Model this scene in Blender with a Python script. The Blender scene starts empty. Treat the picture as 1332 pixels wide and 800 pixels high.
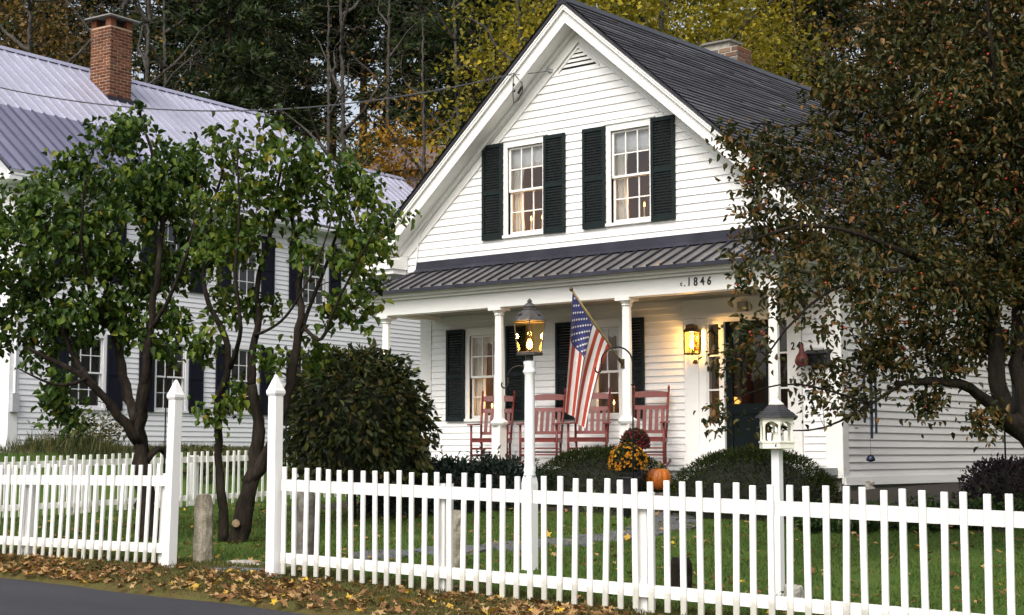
import bpy, math, random
import numpy as np
from mathutils import Vector, Matrix

# ------------------------------------------------------------------ camera
SC = bpy.context.scene
COL = SC.collection
YAW = math.radians(39.5)          # the house fronts are turned away from the view by this
PITCH = math.atan(190 / 2020.0)
EYE = np.array([0.0, 0.0, 1.2])
FPX = 2020.0
V_R = np.array([math.cos(YAW), math.sin(YAW), 0.0])
V_F = np.array([-math.sin(YAW) * math.cos(PITCH), math.cos(YAW) * math.cos(PITCH), math.sin(PITCH)])
V_U = np.cross(V_R, V_F)
cam_d = bpy.data.cameras.new('camera')
cam = bpy.data.objects.new('camera', cam_d)
COL.objects.link(cam)
cam_d.sensor_width = 36.0
cam_d.lens = FPX / 1332.0 * 36.0
cam_d.clip_end = 2000
cam.matrix_world = Matrix(((V_R[0], V_U[0], -V_F[0], EYE[0]), (V_R[1], V_U[1], -V_F[1], EYE[1]),
                           (V_R[2], V_U[2], -V_F[2], EYE[2]), (0, 0, 0, 1)))
SC.camera = cam

# ------------------------------------------------------------------ sky, sun, exposure
SUN_EL, SUN_AZ = math.radians(46), math.radians(161)   # azimuth clockwise from +Y
world = bpy.data.worlds.new('World')
SC.world = world
world.use_nodes = True
wn = world.node_tree.nodes
wl = world.node_tree.links
wn.clear()
wo = wn.new('ShaderNodeOutputWorld')
bg = wn.new('ShaderNodeBackground')
sky = wn.new('ShaderNodeTexSky')
sky.sky_type = 'NISHITA'
sky.sun_disc = False
sky.sun_elevation = SUN_EL
sky.sun_rotation = SUN_AZ
sky.air_density = 1.0
sky.dust_density = 5.0
sky.ozone_density = 1.0
bg.inputs['Strength'].default_value = 0.15
hsv = wn.new('ShaderNodeHueSaturation')       # overcast: cloud takes most of the blue out of the sky
hsv.inputs['Saturation'].default_value = 0.45
wl.new(sky.outputs[0], hsv.inputs['Color'])
wl.new(hsv.outputs[0], bg.inputs['Color'])
wl.new(bg.outputs[0], wo.inputs['Surface'])
sun_d = bpy.data.lights.new('sun', 'SUN')
sun_d.energy = 1.3
sun_d.angle = math.radians(50)
sun_d.color = (1.0, 0.945, 0.865)
sun = bpy.data.objects.new('sun', sun_d)
COL.objects.link(sun)
sdir = Vector((math.sin(SUN_AZ) * math.cos(SUN_EL), math.cos(SUN_AZ) * math.cos(SUN_EL), math.sin(SUN_EL)))
sun.rotation_euler = sdir.to_track_quat('Z', 'Y').to_euler()
SC.view_settings.view_transform = 'Standard'
SC.view_settings.look = 'None'
SC.view_settings.gamma = 1.0
SC.view_settings.use_curve_mapping = False
SC.view_settings.exposure = 0.60
SC.render.engine = 'CYCLES'
SC.cycles.max_bounces = 6
SC.cycles.diffuse_bounces = 3
SC.cycles.transparent_max_bounces = 12
SC.cycles.use_denoising = True

RNG = random.Random(7)
NR = np.random.default_rng(11)


def at(u, v, depth):
    """a point of the place: direction measured on the photograph, distance in metres along the view"""
    return EYE + depth * (V_R * (u - 666) / FPX + V_U * (400 - v) / FPX + V_F)


def on(u, v, axis, val):
    d = V_R * (u - 666) / FPX + V_U * (400 - v) / FPX + V_F
    i = 'xyz'.index(axis)
    return EYE + d * ((val - EYE[i]) / d[i])


def smooth(a, b, t):
    t = np.clip((np.asarray(t, float) - a) / (b - a), 0, 1)
    return t * t * (3 - 2 * t)


def road_edge(x):
    return np.minimum(9.05, 8.55 - 0.1 * (np.asarray(x, float) + 9.15))


def G(x, y):
    """height of the ground"""
    x = np.asarray(x, float)
    y = np.asarray(y, float)
    e = road_edge(x)
    z = np.interp(y, [-50, 9.5, 12, 19.5, 24, 45], [0.03, 0.05, 0.19, 0.66, 0.74, 0.9])
    z = z - smooth(-14, -20, x) * .5 * np.clip(z - .12, 0, 1) * (1 - smooth(24, 30, y))     # the lawn dips toward the dividing fence
    z = np.where(y < 9.6, -0.035 + (z + 0.035) * smooth(0, 1, (y - e) / np.maximum(9.5 - e, .05)), z)
    z = np.where(y < e + .02, -0.14, z)
    left = smooth(-21.6, -25.0, x) * smooth(9.5, 14, y)
    z = z + left * (1.22 - z) * smooth(9.5, 13, y)
    z = z + np.interp(x, [-20, -15, -12, -10.5, -4, 2], [.02, .05, .07, .05, -.08, -.10]) * smooth(8.9, 9.5, y) * (1 - smooth(11, 15, y))   # falls with the road
    d = -x * math.sin(YAW) + y * math.cos(YAW)
    t = np.clip(d - 46, 0, 75)
    z = z + 0.30 * t * smooth(0, 25, t)
    return z


def gz(x, y):
    return float(G(x, y))


# ------------------------------------------------------------------ materials
MATS = {}


def new_mat(name):
    m = bpy.data.materials.new(name)
    m.use_nodes = True
    nt = m.node_tree
    nt.nodes.clear()
    o = nt.nodes.new('ShaderNodeOutputMaterial')
    MATS[name] = m
    return m, nt, o


def N(nt, t, **kw):
    n = nt.nodes.new(t)
    for k, v in kw.items():
        if k.startswith('i_'):
            n.inputs[k[2:].replace('_', ' ')].default_value = v
        else:
            setattr(n, k, v)
    return n


def ramp(nt, fac, stops, interp='LINEAR'):
    r = nt.nodes.new('ShaderNodeValToRGB')
    r.color_ramp.interpolation = interp
    els = r.color_ramp.elements
    while len(els) < len(stops):
        els.new(0.5)
    for e, (p, c) in zip(els, stops):
        e.position = p
        e.color = (*c, 1) if len(c) == 3 else c
    nt.links.new(fac, r.inputs[0])
    return r.outputs[0]


def coords(nt, scale=(1, 1, 1), world=True):
    if world:
        g = nt.nodes.new('ShaderNodeNewGeometry').outputs['Position']
    else:
        g = nt.nodes.new('ShaderNodeTexCoord').outputs['Object']
    mp = nt.nodes.new('ShaderNodeMapping')
    mp.inputs['Scale'].default_value = scale
    nt.links.new(g, mp.inputs['Vector'])
    return mp.outputs[0]


def noise(nt, scale, detail=4, rough=0.55, stretch=(1, 1, 1), world=True):
    n = N(nt, 'ShaderNodeTexNoise')
    n.inputs['Scale'].default_value = scale
    n.inputs['Detail'].default_value = detail
    n.inputs['Roughness'].default_value = rough
    nt.links.new(coords(nt, stretch, world), n.inputs['Vector'])
    return n.outputs['Fac']


def mixc(nt, fac, a, b, blend='MIX'):
    m = N(nt, 'ShaderNodeMix', data_type='RGBA', blend_type=blend)
    for s, v in ((0, fac), (6, a), (7, b)):
        if hasattr(v, 'default_value') or hasattr(v, 'links'):
            nt.links.new(v, m.inputs[s])
        else:
            m.inputs[s].default_value = v if s == 0 else (*v, 1)
    return m.outputs[2]


def principled(nt, o, col, rough=0.6, metal=0.0, bump=None, bump_s=0.2, spec=0.4, bump_d=0.01):
    p = nt.nodes.new('ShaderNodeBsdfPrincipled')
    if hasattr(col, 'links'):
        nt.links.new(col, p.inputs['Base Color'])
    else:
        p.inputs['Base Color'].default_value = (*col, 1)
    if hasattr(rough, 'links'):
        nt.links.new(rough, p.inputs['Roughness'])
    else:
        p.inputs['Roughness'].default_value = rough
    p.inputs['Metallic'].default_value = metal
    p.inputs['Specular IOR Level'].default_value = spec
    if bump is not None:
        b = nt.nodes.new('ShaderNodeBump')
        b.inputs['Strength'].default_value = bump_s
        b.inputs['Distance'].default_value = bump_d
        nt.links.new(bump, b.inputs['Height'])
        nt.links.new(b.outputs[0], p.inputs['Normal'])
    nt.links.new(p.outputs[0], o.inputs['Surface'])
    return p


def rand_obj(nt):
    return nt.nodes.new('ShaderNodeObjectInfo').outputs['Random']


def rand_island(nt):
    return nt.nodes.new('ShaderNodeNewGeometry').outputs['Random Per Island']


def plain(name, c, rough=0.6, var=0.12, scale=6.0, metal=0.0, bump=0.0, stretch=(1, 1, 1), spec=0.4, per_obj=0.0, grain=40.0):
    m, nt, o = new_mat(name)
    f = noise(nt, scale, 5, 0.6, stretch)
    a = tuple(max(0, x * (1 - var)) for x in c)
    b = tuple(min(1, x * (1 + var)) for x in c)
    col = ramp(nt, f, [(0.3, a), (0.7, b)])
    if per_obj:
        k = ramp(nt, rand_obj(nt), [(0, (1 - per_obj,) * 3), (1, (1 + per_obj * .3,) * 3)])
        col = mixc(nt, 1.0, col, k, 'MULTIPLY')
    bf = noise(nt, grain, 6, 0.65, stretch) if bump else None
    principled(nt, o, col, rough, metal, bf, bump, spec)
    return m


def painted(name, c, dirt=(0.45, 0.43, 0.38), amount=0.25, scale=3.0, stretch=(1, 1, 6), rough=0.55, per_obj=0.05, rust=False):
    """old oil paint on wood: faint streaks, grain, grime"""
    m, nt, o = new_mat(name)
    s = noise(nt, scale, 6, 0.65, stretch)
    f = ramp(nt, s, [(0.42, (0, 0, 0)), (0.8, (amount,) * 3)])
    col = mixc(nt, f, c, dirt)
    spots = noise(nt, 35.0, 3, 0.5)
    f2 = ramp(nt, spots, [(0.68, (0, 0, 0)), (0.78, (amount * .9,) * 3)])
    col = mixc(nt, f2, col, tuple(x * .75 for x in dirt))
    if rust:
        rs = noise(nt, 5.5, 3, 0.6)
        f3 = ramp(nt, rs, [(0.735, (0, 0, 0)), (0.77, (.6,) * 3)])
        col = mixc(nt, f3, col, (0.62, 0.42, 0.18))
    k = ramp(nt, rand_obj(nt), [(0, (1 - per_obj * 2,) * 3), (1, (1,) * 3)])
    col = mixc(nt, 1.0, col, k, 'MULTIPLY')
    principled(nt, o, col, rough, 0, noise(nt, 60, 5, 0.7, stretch), 0.12, 0.35)
    return m


def leafmat(name, stops, trans=0.35, rough=0.5, clump=None, gloss=0.25):
    m, nt, o = new_mat(name)
    col = ramp(nt, rand_island(nt), stops)
    if clump:
        cn = noise(nt, clump[0], 2, 0.5)
        k = ramp(nt, cn, [(0.35, (1, 1, 1)), (0.65, clump[1])])
        col = mixc(nt, 1.0, col, k, 'MULTIPLY')
    p = nt.nodes.new('ShaderNodeBsdfPrincipled')
    p.inputs['Roughness'].default_value = rough
    p.inputs['Specular IOR Level'].default_value = gloss
    nt.links.new(col, p.inputs['Base Color'])
    t = nt.nodes.new('ShaderNodeBsdfTranslucent')
    nt.links.new(col, t.inputs['Color'])
    mx = nt.nodes.new('ShaderNodeMixShader')
    mx.inputs[0].default_value = trans
    nt.links.new(p.outputs[0], mx.inputs[1])
    nt.links.new(t.outputs[0], mx.inputs[2])
    nt.links.new(mx.outputs[0], o.inputs['Surface'])
    return m


def emit(name, c, s):
    m, nt, o = new_mat(name)
    e = nt.nodes.new('ShaderNodeEmission')
    e.inputs[0].default_value = (*c, 1)
    e.inputs[1].default_value = s
    nt.links.new(e.outputs[0], o.inputs['Surface'])
    return m


def glassmat(name, tint=(0.9, 0.95, 0.95), rough=0.02, extra=0.04, edge=0.9, wav=0.03):
    m, nt, o = new_mat(name)
    lw = N(nt, 'ShaderNodeLayerWeight')
    lw.inputs[0].default_value = 0.35
    f = ramp(nt, lw.outputs['Fresnel'], [(0, (extra,) * 3), (1, (edge,) * 3)])
    t = nt.nodes.new('ShaderNodeBsdfTransparent')
    t.inputs[0].default_value = (*tint, 1)
    g = nt.nodes.new('ShaderNodeBsdfGlossy')
    g.inputs['Roughness'].default_value = rough
    b = nt.nodes.new('ShaderNodeBump')
    b.inputs['Strength'].default_value = wav
    nt.links.new(noise(nt, 4, 2), b.inputs['Height'])
    nt.links.new(b.outputs[0], g.inputs['Normal'])
    mx = nt.nodes.new('ShaderNodeMixShader')
    nt.links.new(f, mx.inputs[0])
    nt.links.new(t.outputs[0], mx.inputs[1])
    nt.links.new(g.outputs[0], mx.inputs[2])
    nt.links.new(mx.outputs[0], o.inputs['Surface'])
    return m


painted('siding', (0.84, 0.835, 0.82), amount=0.10, stretch=(.4, .4, 5), scale=2.5, per_obj=0.035)
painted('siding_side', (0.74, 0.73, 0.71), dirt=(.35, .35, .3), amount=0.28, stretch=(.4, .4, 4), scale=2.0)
painted('siding_neighbour', (0.85, 0.85, 0.89), amount=0.14, stretch=(.4, .4, 5), scale=2)
painted('trim', (0.83, 0.825, 0.79), amount=0.10)
painted('trim_cool', (0.78, 0.78, 0.80), amount=0.08)
painted('fence_paint', (0.80, 0.80, 0.77), amount=0.22, scale=4, stretch=(1, 1, .5), rust=True, per_obj=.06)


def picket_paint():
    # weathered white paint, soil splash and algae near the ground, hairline checks
    m, nt, o = new_mat('picket_paint')
    ob = nt.nodes.new('ShaderNodeTexCoord').outputs['Object']
    sx = N(nt, 'ShaderNodeSeparateXYZ')
    nt.links.new(ob, sx.inputs[0])
    n1 = noise(nt, 14, 5, .7)
    ad = N(nt, 'ShaderNodeMath', operation='MULTIPLY_ADD')
    nt.links.new(n1, ad.inputs[0])
    ad.inputs[1].default_value = -.22
    nt.links.new(sx.outputs['Z'], ad.inputs[2])
    low = ramp(nt, ad.outputs[0], [(0.0, (.55,) * 3), (.07, (0, 0, 0))])
    col = mixc(nt, low, (.80, .80, .78), (.30, .29, .20))
    st = ramp(nt, noise(nt, 4.5, 6, .65, (3, 3, .4)), [(.5, (0, 0, 0)), (.8, (.3,) * 3)])
    col = mixc(nt, st, col, (.45, .45, .40))
    ch = ramp(nt, noise(nt, 26, 4, .6, (2.5, 2.5, .5)), [(.70, (0, 0, 0)), (.76, (.5,) * 3)])
    col = mixc(nt, ch, col, (.38, .34, .28))
    ru = ramp(nt, noise(nt, 5.5, 3, .6), [(.735, (0, 0, 0)), (.77, (.6,) * 3)])
    col = mixc(nt, ru, col, (.62, .42, .18))
    col = mixc(nt, 1.0, col, ramp(nt, rand_obj(nt), [(0, (.86, .86, .87)), (1, (1, 1, .985))]), 'MULTIPLY')
    principled(nt, o, col, .6, 0, noise(nt, 60, 5, .7, (1, 1, .3)), .25, .3)


picket_paint()
painted('post_paint', (0.82, 0.82, 0.82), amount=0.10, scale=5, stretch=(1, 1, .4))
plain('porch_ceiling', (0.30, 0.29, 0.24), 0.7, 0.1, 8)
plain('porch_floor', (0.33, 0.34, 0.34), 0.6, 0.1, 8)
plain('shutter', (0.005, 0.0085, 0.0085), 0.6, 0.35, 12, bump=0.1, spec=.18)
plain('shutter_neighbour', (0.007, 0.007, 0.016), 0.6, 0.35, 12, spec=.2)
plain('door_green', (0.003, 0.0065, 0.007), 0.55, 0.2, 8, spec=.12)
plain('shutter_frame', (0.007, 0.014, 0.0135), 0.55, 0.25, 12, bump=0.1, spec=.2)
plain('slate_edge', (.010, .010, .012), .9)
plain('mulch', (.022, .016, .011), .95, .5, 14, bump=1.0)  # soil colour, darkened to stand for deep shade by the house
plain('black_metal', (0.012, 0.012, 0.014), 0.45, 0.3, 30, metal=0.6)
plain('black_paint', (0.012, 0.012, 0.012), 0.5)
plain('bronze', (0.10, 0.07, 0.035), 0.45, 0.3, 25, metal=0.7)
plain('lantern_metal', (0.075, 0.07, 0.067), 0.5, 0.3, 25, metal=0.5, bump=.1)
plain('porch_metal', (0.19, 0.185, 0.18), 0.36, 0.25, 3, metal=0.4, stretch=(1, 1, 1), per_obj=.2)
plain('flashing', (0.036, 0.036, 0.050), 0.4, 0.35, 2.5, metal=0.3)
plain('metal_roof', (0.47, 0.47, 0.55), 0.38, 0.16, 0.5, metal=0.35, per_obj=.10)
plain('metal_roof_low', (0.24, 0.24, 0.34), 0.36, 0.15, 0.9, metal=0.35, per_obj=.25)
plain('seam', (0.36, 0.36, 0.47), 0.4, 0.1, 2, metal=.35)
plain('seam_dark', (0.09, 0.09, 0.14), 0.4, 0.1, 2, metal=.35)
plain('lead', (0.035, 0.035, 0.042), 0.45, 0.3, 4, metal=.3)
plain('concrete', (0.17, 0.165, 0.15), 0.85, 0.2, 6, bump=.3)
plain('foundation', (0.24, 0.23, 0.20), 0.9, 0.25, 3, bump=.4)
plain('mortar', (0.42, 0.30, 0.20), 0.9, 0.15, 30, bump=.2)
plain('mortar_pale', (0.45, 0.42, 0.36), 0.9, 0.15, 30, bump=.2)
plain('rocker_red', (0.15, 0.024, 0.019), 0.45, 0.15, 10, per_obj=.12)
plain('flower_red', (0.20, 0.012, 0.03), 0.6)
plain('curtain', (0.74, 0.71, 0.64), 0.8, 0.08, 6)
plain('shade_cloth', (0.80, 0.82, 0.83), 0.8, 0.04, 6)
plain('interior', (0.26, 0.17, 0.11), 0.8, 0.3, 1.2)
plain('interior_dark', (0.07, 0.05, 0.045), 0.8, 0.3, 1.2)
plain('interior_trim', (0.30, 0.30, 0.34), 0.7)
plain('candle', (0.62, 0.55, 0.42), 0.6)
plain('rock', (0.34, 0.32, 0.28), 0.9, 0.3, 8, bump=.4)
plain('slate_slab', (0.115, 0.12, 0.13), 0.7, 0.2, 4, bump=.2, per_obj=.2)
plain('feeder_white', (0.74, 0.73, 0.62), 0.5, 0.06, 8)
plain('feeder_roof', (0.028, 0.028, 0.032), 0.7, 0.3, 20, bump=.2)
plain('gourd', (0.10, 0.016, 0.013), 0.5, 0.3, 12)
plain('stem', (0.14, 0.13, 0.05), 0.7, 0.25, 30)
plain('flag_red', (0.42, 0.06, 0.035), 0.75, 0.1, 8)
plain('flag_white', (0.74, 0.73, 0.70), 0.75, 0.06, 8)
plain('flag_blue', (0.045, 0.05, 0.17), 0.75, 0.12, 8)
plain('wood_pole', (0.26, 0.19, 0.07), 0.4, 0.2, 10)
plain('shed_roof', (0.11, 0.08, 0.08), 0.7, 0.25, 1.5)
plain('shed_wall', (0.16, 0.11, 0.08), 0.8, 0.2, 1.5)
plain('chime_blue', (0.02, 0.03, 0.055), 0.35, 0.2, 10, metal=.6)
plain('wire', (0.06, 0.06, 0.065), 0.5)
plain('ceramic', (0.45, 0.43, 0.36), 0.4)
plain('grey_box', (0.42, 0.42, 0.45), 0.5)
plain('berry', (0.34, 0.032, 0.010), 0.35, 0.35, 20)
plain('mum_yellow', (0.62, 0.26, 0.012), 0.6, 0.3, 40)
plain('planter', (0.02, 0.02, 0.025), 0.5)
emit('bulb', (1.0, 0.62, 0.20), 50)
emit('flame', (1.0, 0.45, 0.08), 14)
emit('lamp_shade_lit', (1.0, 0.42, 0.08), 1.6)
glassmat('window_glass', (0.86, 0.88, 0.88), extra=.05)
glassmat('lantern_glass', (1.0, 0.86, 0.58), extra=.003, edge=.05, wav=0.0)


def make_special():
    # slate roof: many thin courses running along the ridge
    m, nt, o = new_mat('slate_roof')
    f = noise(nt, 1.3, 6, 0.7, (2.2, .5, 1))
    col = ramp(nt, f, [(0.3, (0.044, 0.044, 0.050)), (0.55, (0.072, 0.072, 0.082)), (0.75, (0.11, 0.108, 0.12))])
    k = ramp(nt, rand_island(nt), [(0, (.6,) * 3), (.5, (.9,) * 3), (1, (1.35,) * 3)])
    col = mixc(nt, 1, col, k, 'MULTIPLY')
    principled(nt, o, col, 0.75, 0, noise(nt, 25, 5, .7), .3, .2)
    # brick with colour by piece
    for nm, st in (('brick', [(0, (.075, .028, .018)), (.4, (.13, .045, .026)), (.8, (.19, .075, .04)), (1, (.10, .05, .038))]),
                   ('brick_mixed', [(0, (.20, .085, .045)), (.3, (.09, .065, .055)), (.5, (.27, .15, .085)), (.75, (.15, .14, .12)), (1, (.06, .05, .045))])):
        m, nt, o = new_mat(nm)
        col = ramp(nt, rand_obj(nt), st)
        col = mixc(nt, .5, col, ramp(nt, noise(nt, 22, 5, .7), [(.3, (.5, .5, .5)), (.7, (1.25, 1.2, 1.15))]), 'MULTIPLY')
        principled(nt, o, col, .9, 0, noise(nt, 60, 5, .7), .35, .2)
    # asphalt
    m, nt, o = new_mat('asphalt')
    f = noise(nt, 1.2, 5, .6, (.25, 1, 1))
    col = ramp(nt, f, [(.3, (.020, .020, .026)), (.7, (.034, .034, .042))])
    sp = noise(nt, 160, 2, .5)
    col = mixc(nt, .6, col, ramp(nt, sp, [(.35, (.45, .45, .45)), (.7, (1.7, 1.7, 1.75))]), 'MULTIPLY')
    principled(nt, o, col, .75, 0, sp, .4, .35)
    # soil and turf under the blades
    m, nt, o = new_mat('ground')
    pos = N(nt, 'ShaderNodeNewGeometry').outputs['Position']
    sx = N(nt, 'ShaderNodeSeparateXYZ')
    nt.links.new(pos, sx.inputs[0])
    f = noise(nt, 1.4, 6, .65)
    turf = ramp(nt, f, [(.25, (.040, .072, .015)), (.5, (.060, .11, .022)), (.75, (.10, .125, .03))])
    turf = mixc(nt, .55, turf, ramp(nt, noise(nt, 45, 4, .7), [(.3, (.45, .5, .4)), (.7, (1.35, 1.3, 1.2))]), 'MULTIPLY')
    verge = ramp(nt, noise(nt, 3.0, 6, .7), [(.3, (.075, .055, .022)), (.5, (.10, .085, .03)), (.7, (.085, .10, .028))])
    verge = mixc(nt, .6, verge, ramp(nt, noise(nt, 60, 4, .7), [(.3, (.5, .5, .5)), (.7, (1.4, 1.3, 1.2))]), 'MULTIPLY')
    add = N(nt, 'ShaderNodeMath', operation='MULTIPLY_ADD')
    nt.links.new(f, add.inputs[0])
    add.inputs[1].default_value = 1.1
    nt.links.new(sx.outputs['Y'], add.inputs[2])
    mask = N(nt, 'ShaderNodeMapRange')
    mask.inputs['From Min'].default_value = 9.85
    mask.inputs['From Max'].default_value = 10.35
    nt.links.new(add.outputs[0], mask.inputs['Value'])
    col = mixc(nt, mask.outputs[0], verge, turf)
    # the wood behind: leaf litter and rank growth
    mk2 = N(nt, 'ShaderNodeMapRange')
    mk2.inputs['From Min'].default_value = 33
    mk2.inputs['From Max'].default_value = 40
    nt.links.new(sx.outputs['Y'], mk2.inputs['Value'])
    wood = ramp(nt, noise(nt, .35, 6, .7), [(.3, (.030, .030, .012)), (.5, (.055, .045, .016)), (.7, (.11, .065, .02))])
    col = mixc(nt, mk2.outputs[0], col, wood)
    principled(nt, o, col, .95, 0, noise(nt, 30, 6, .7), .6, .1, .03)
    # bark
    for nm, a, b, cc in (('bark_dark', (.008, .006, .005), (.032, .025, .019), (.075, .066, .055)),
                         ('bark_grey', (.03, .027, .024), (.075, .068, .06), (.12, .11, .10)),
                         ('bark_crab', (.008, .006, .005), (.026, .021, .016), (.05, .042, .034))):
        m, nt, o = new_mat(nm)
        f = noise(nt, 9, 8, .7, (1, 1, .3))
        col = ramp(nt, f, [(.3, a), (.55, b), (.78, cc)])
        principled(nt, o, col, .95, 0, noise(nt, 16, 8, .75, (1, 1, .25)), 1.0, .12, .05)
    # granite, lichen-spotted
    m, nt, o = new_mat('granite')
    f = noise(nt, 7, 7, .72)
    col = ramp(nt, f, [(.28, (.13, .11, .085)), (.5, (.29, .26, .20)), (.72, (.46, .42, .34))])
    col = mixc(nt, .7, col, ramp(nt, noise(nt, 90, 2, .6), [(.3, (.45, .45, .45)), (.7, (1.3, 1.3, 1.3))]), 'MULTIPLY')
    lf = ramp(nt, noise(nt, 5, 5, .7), [(.58, (0, 0, 0)), (.68, (.6, .6, .6))])
    col = mixc(nt, lf, col, (.14, .15, .07))
    principled(nt, o, col, .9, 0, noise(nt, 30, 8, .75), .8, .2, .02)
    m, nt, o = new_mat('granite_dark')
    f = noise(nt, 7, 7, .72)
    col = ramp(nt, f, [(.28, (.045, .04, .035)), (.5, (.13, .12, .105)), (.72, (.26, .25, .22))])
    principled(nt, o, col, .9, 0, noise(nt, 30, 8, .75), .8, .2, .02)
    # pumpkin
    m, nt, o = new_mat('pumpkin_skin')
    col = ramp(nt, noise(nt, 8, 4, .6), [(.3, (.34, .085, .010)), (.7, (.50, .15, .016))])
    principled(nt, o, col, .45, 0, noise(nt, 40, 3), .1, .4)
    # sawn wood
    m, nt, o = new_mat('sawn_wood')
    col = ramp(nt, noise(nt, 30, 5, .6), [(.3, (.14, .095, .05)), (.7, (.30, .22, .13))])
    principled(nt, o, col, .9)


make_special()
leafmat('leaf_lilac', [(0, (.018, .038, .008)), (.25, (.036, .074, .012)), (.6, (.060, .108, .017)), (.92, (.125, .185, .024)), (.99, (.20, .22, .028)), (1, (.26, .16, .02))], .32, .42, (.8, (.8, .85, .8)))
leafmat('leaf_lilac_light', [(0, (.026, .052, .009)), (.3, (.055, .10, .015)), (.7, (.095, .148, .02)), (.97, (.21, .25, .03)), (1, (.28, .20, .02))], .35, .42, (.9, (.75, .8, .75)))
leafmat('leaf_crab', [(0, (.013, .024, .008)), (.35, (.044, .050, .013)), (.64, (.080, .074, .019)), (.80, (.125, .086, .024)), (.92, (.18, .11, .032)), (.97, (.19, .085, .022)), (1, (.24, .13, .04))], .32, .45, (.9, (.7, .75, .75)))
leafmat('leaf_shrub', [(0, (.012, .020, .009)), (.35, (.028, .044, .013)), (.7, (.056, .066, .018)), (.88, (.095, .064, .018)), (1, (.12, .14, .03))], .3, .5)
leafmat('weed', [(0, (.022, .032, .009)), (.5, (.05, .062, .017)), (.85, (.09, .085, .025)), (1, (.15, .12, .04))], .25, .6)
leafmat('leaf_yew', [(0, (.007, .013, .004)), (.5, (.017, .027, .007)), (.9, (.034, .044, .010)), (1, (.055, .06, .014))], .2, .75, None, .08)
leafmat('leaf_holly', [(0, (.006, .012, .010)), (.5, (.013, .024, .018)), (1, (.03, .045, .03))], .1, .4)
leafmat('leaf_cover', [(0, (.015, .03, .008)), (.5, (.032, .062, .014)), (1, (.07, .11, .024))], .25, .45)
leafmat('leaf_purple', [(0, (.012, .007, .012)), (.5, (.03, .016, .024)), (1, (.05, .03, .03))], .2, .5)
leafmat('leaf_mum', [(0, (.012, .02, .008)), (1, (.04, .06, .015))], .2, .5)
leafmat('bloom_yellow', [(0, (.42, .13, .008)), (.5, (.58, .24, .010)), (1, (.68, .36, .02))], .2, .6)
leafmat('bloom_red', [(0, (.07, .006, .012)), (.6, (.16, .014, .026)), (1, (.24, .03, .04))], .2, .6)
leafmat('grass_blade', [(0, (.030, .060, .011)), (.4, (.056, .106, .016)), (.8, (.10, .148, .024)), (1, (.21, .18, .05))], .3, .6, (1.2, (.7, .75, .6)))
leafmat('grass_dry', [(0, (.06, .055, .018)), (.5, (.11, .09, .03)), (1, (.09, .11, .025))], .25, .7)
leafmat('leaf_fallen', [(0, (.085, .04, .016)), (.3, (.19, .095, .036)), (.6, (.31, .175, .068)), (.88, (.42, .28, .13)), (.95, (.45, .27, .04)), (1, (.50, .33, .03))], .15, .7)
leafmat('leaf_pine', [(0, (.012, .021, .009)), (.5, (.030, .050, .016)), (.9, (.056, .083, .023)), (1, (.09, .10, .025))], .3, .6, (.25, (.6, .65, .6)))
leafmat('leaf_green_wood', [(0, (.020, .031, .008)), (.5, (.048, .068, .014)), (1, (.10, .115, .023))], .3, .6, (.3, (.6, .6, .5)))
leafmat('leaf_yellow', [(0, (.11, .095, .012)), (.35, (.22, .175, .015)), (.75, (.36, .28, .02)), (1, (.48, .36, .03))], .4, .6, (.5, (.45, .55, .4)))
leafmat('leaf_orange', [(0, (.15, .085, .010)), (.4, (.30, .155, .015)), (.8, (.42, .225, .018)), (1, (.50, .29, .025))], .35, .6, (.45, (.5, .48, .35)))
leafmat('leaf_russet', [(0, (.045, .030, .009)), (.5, (.10, .062, .013)), (.85, (.17, .10, .016)), (1, (.24, .14, .018))], .3, .6, (.35, (.5, .5, .4)))


# ------------------------------------------------------------------ mesh helpers
ORG = {}      # where a thing's own coordinates start


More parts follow.
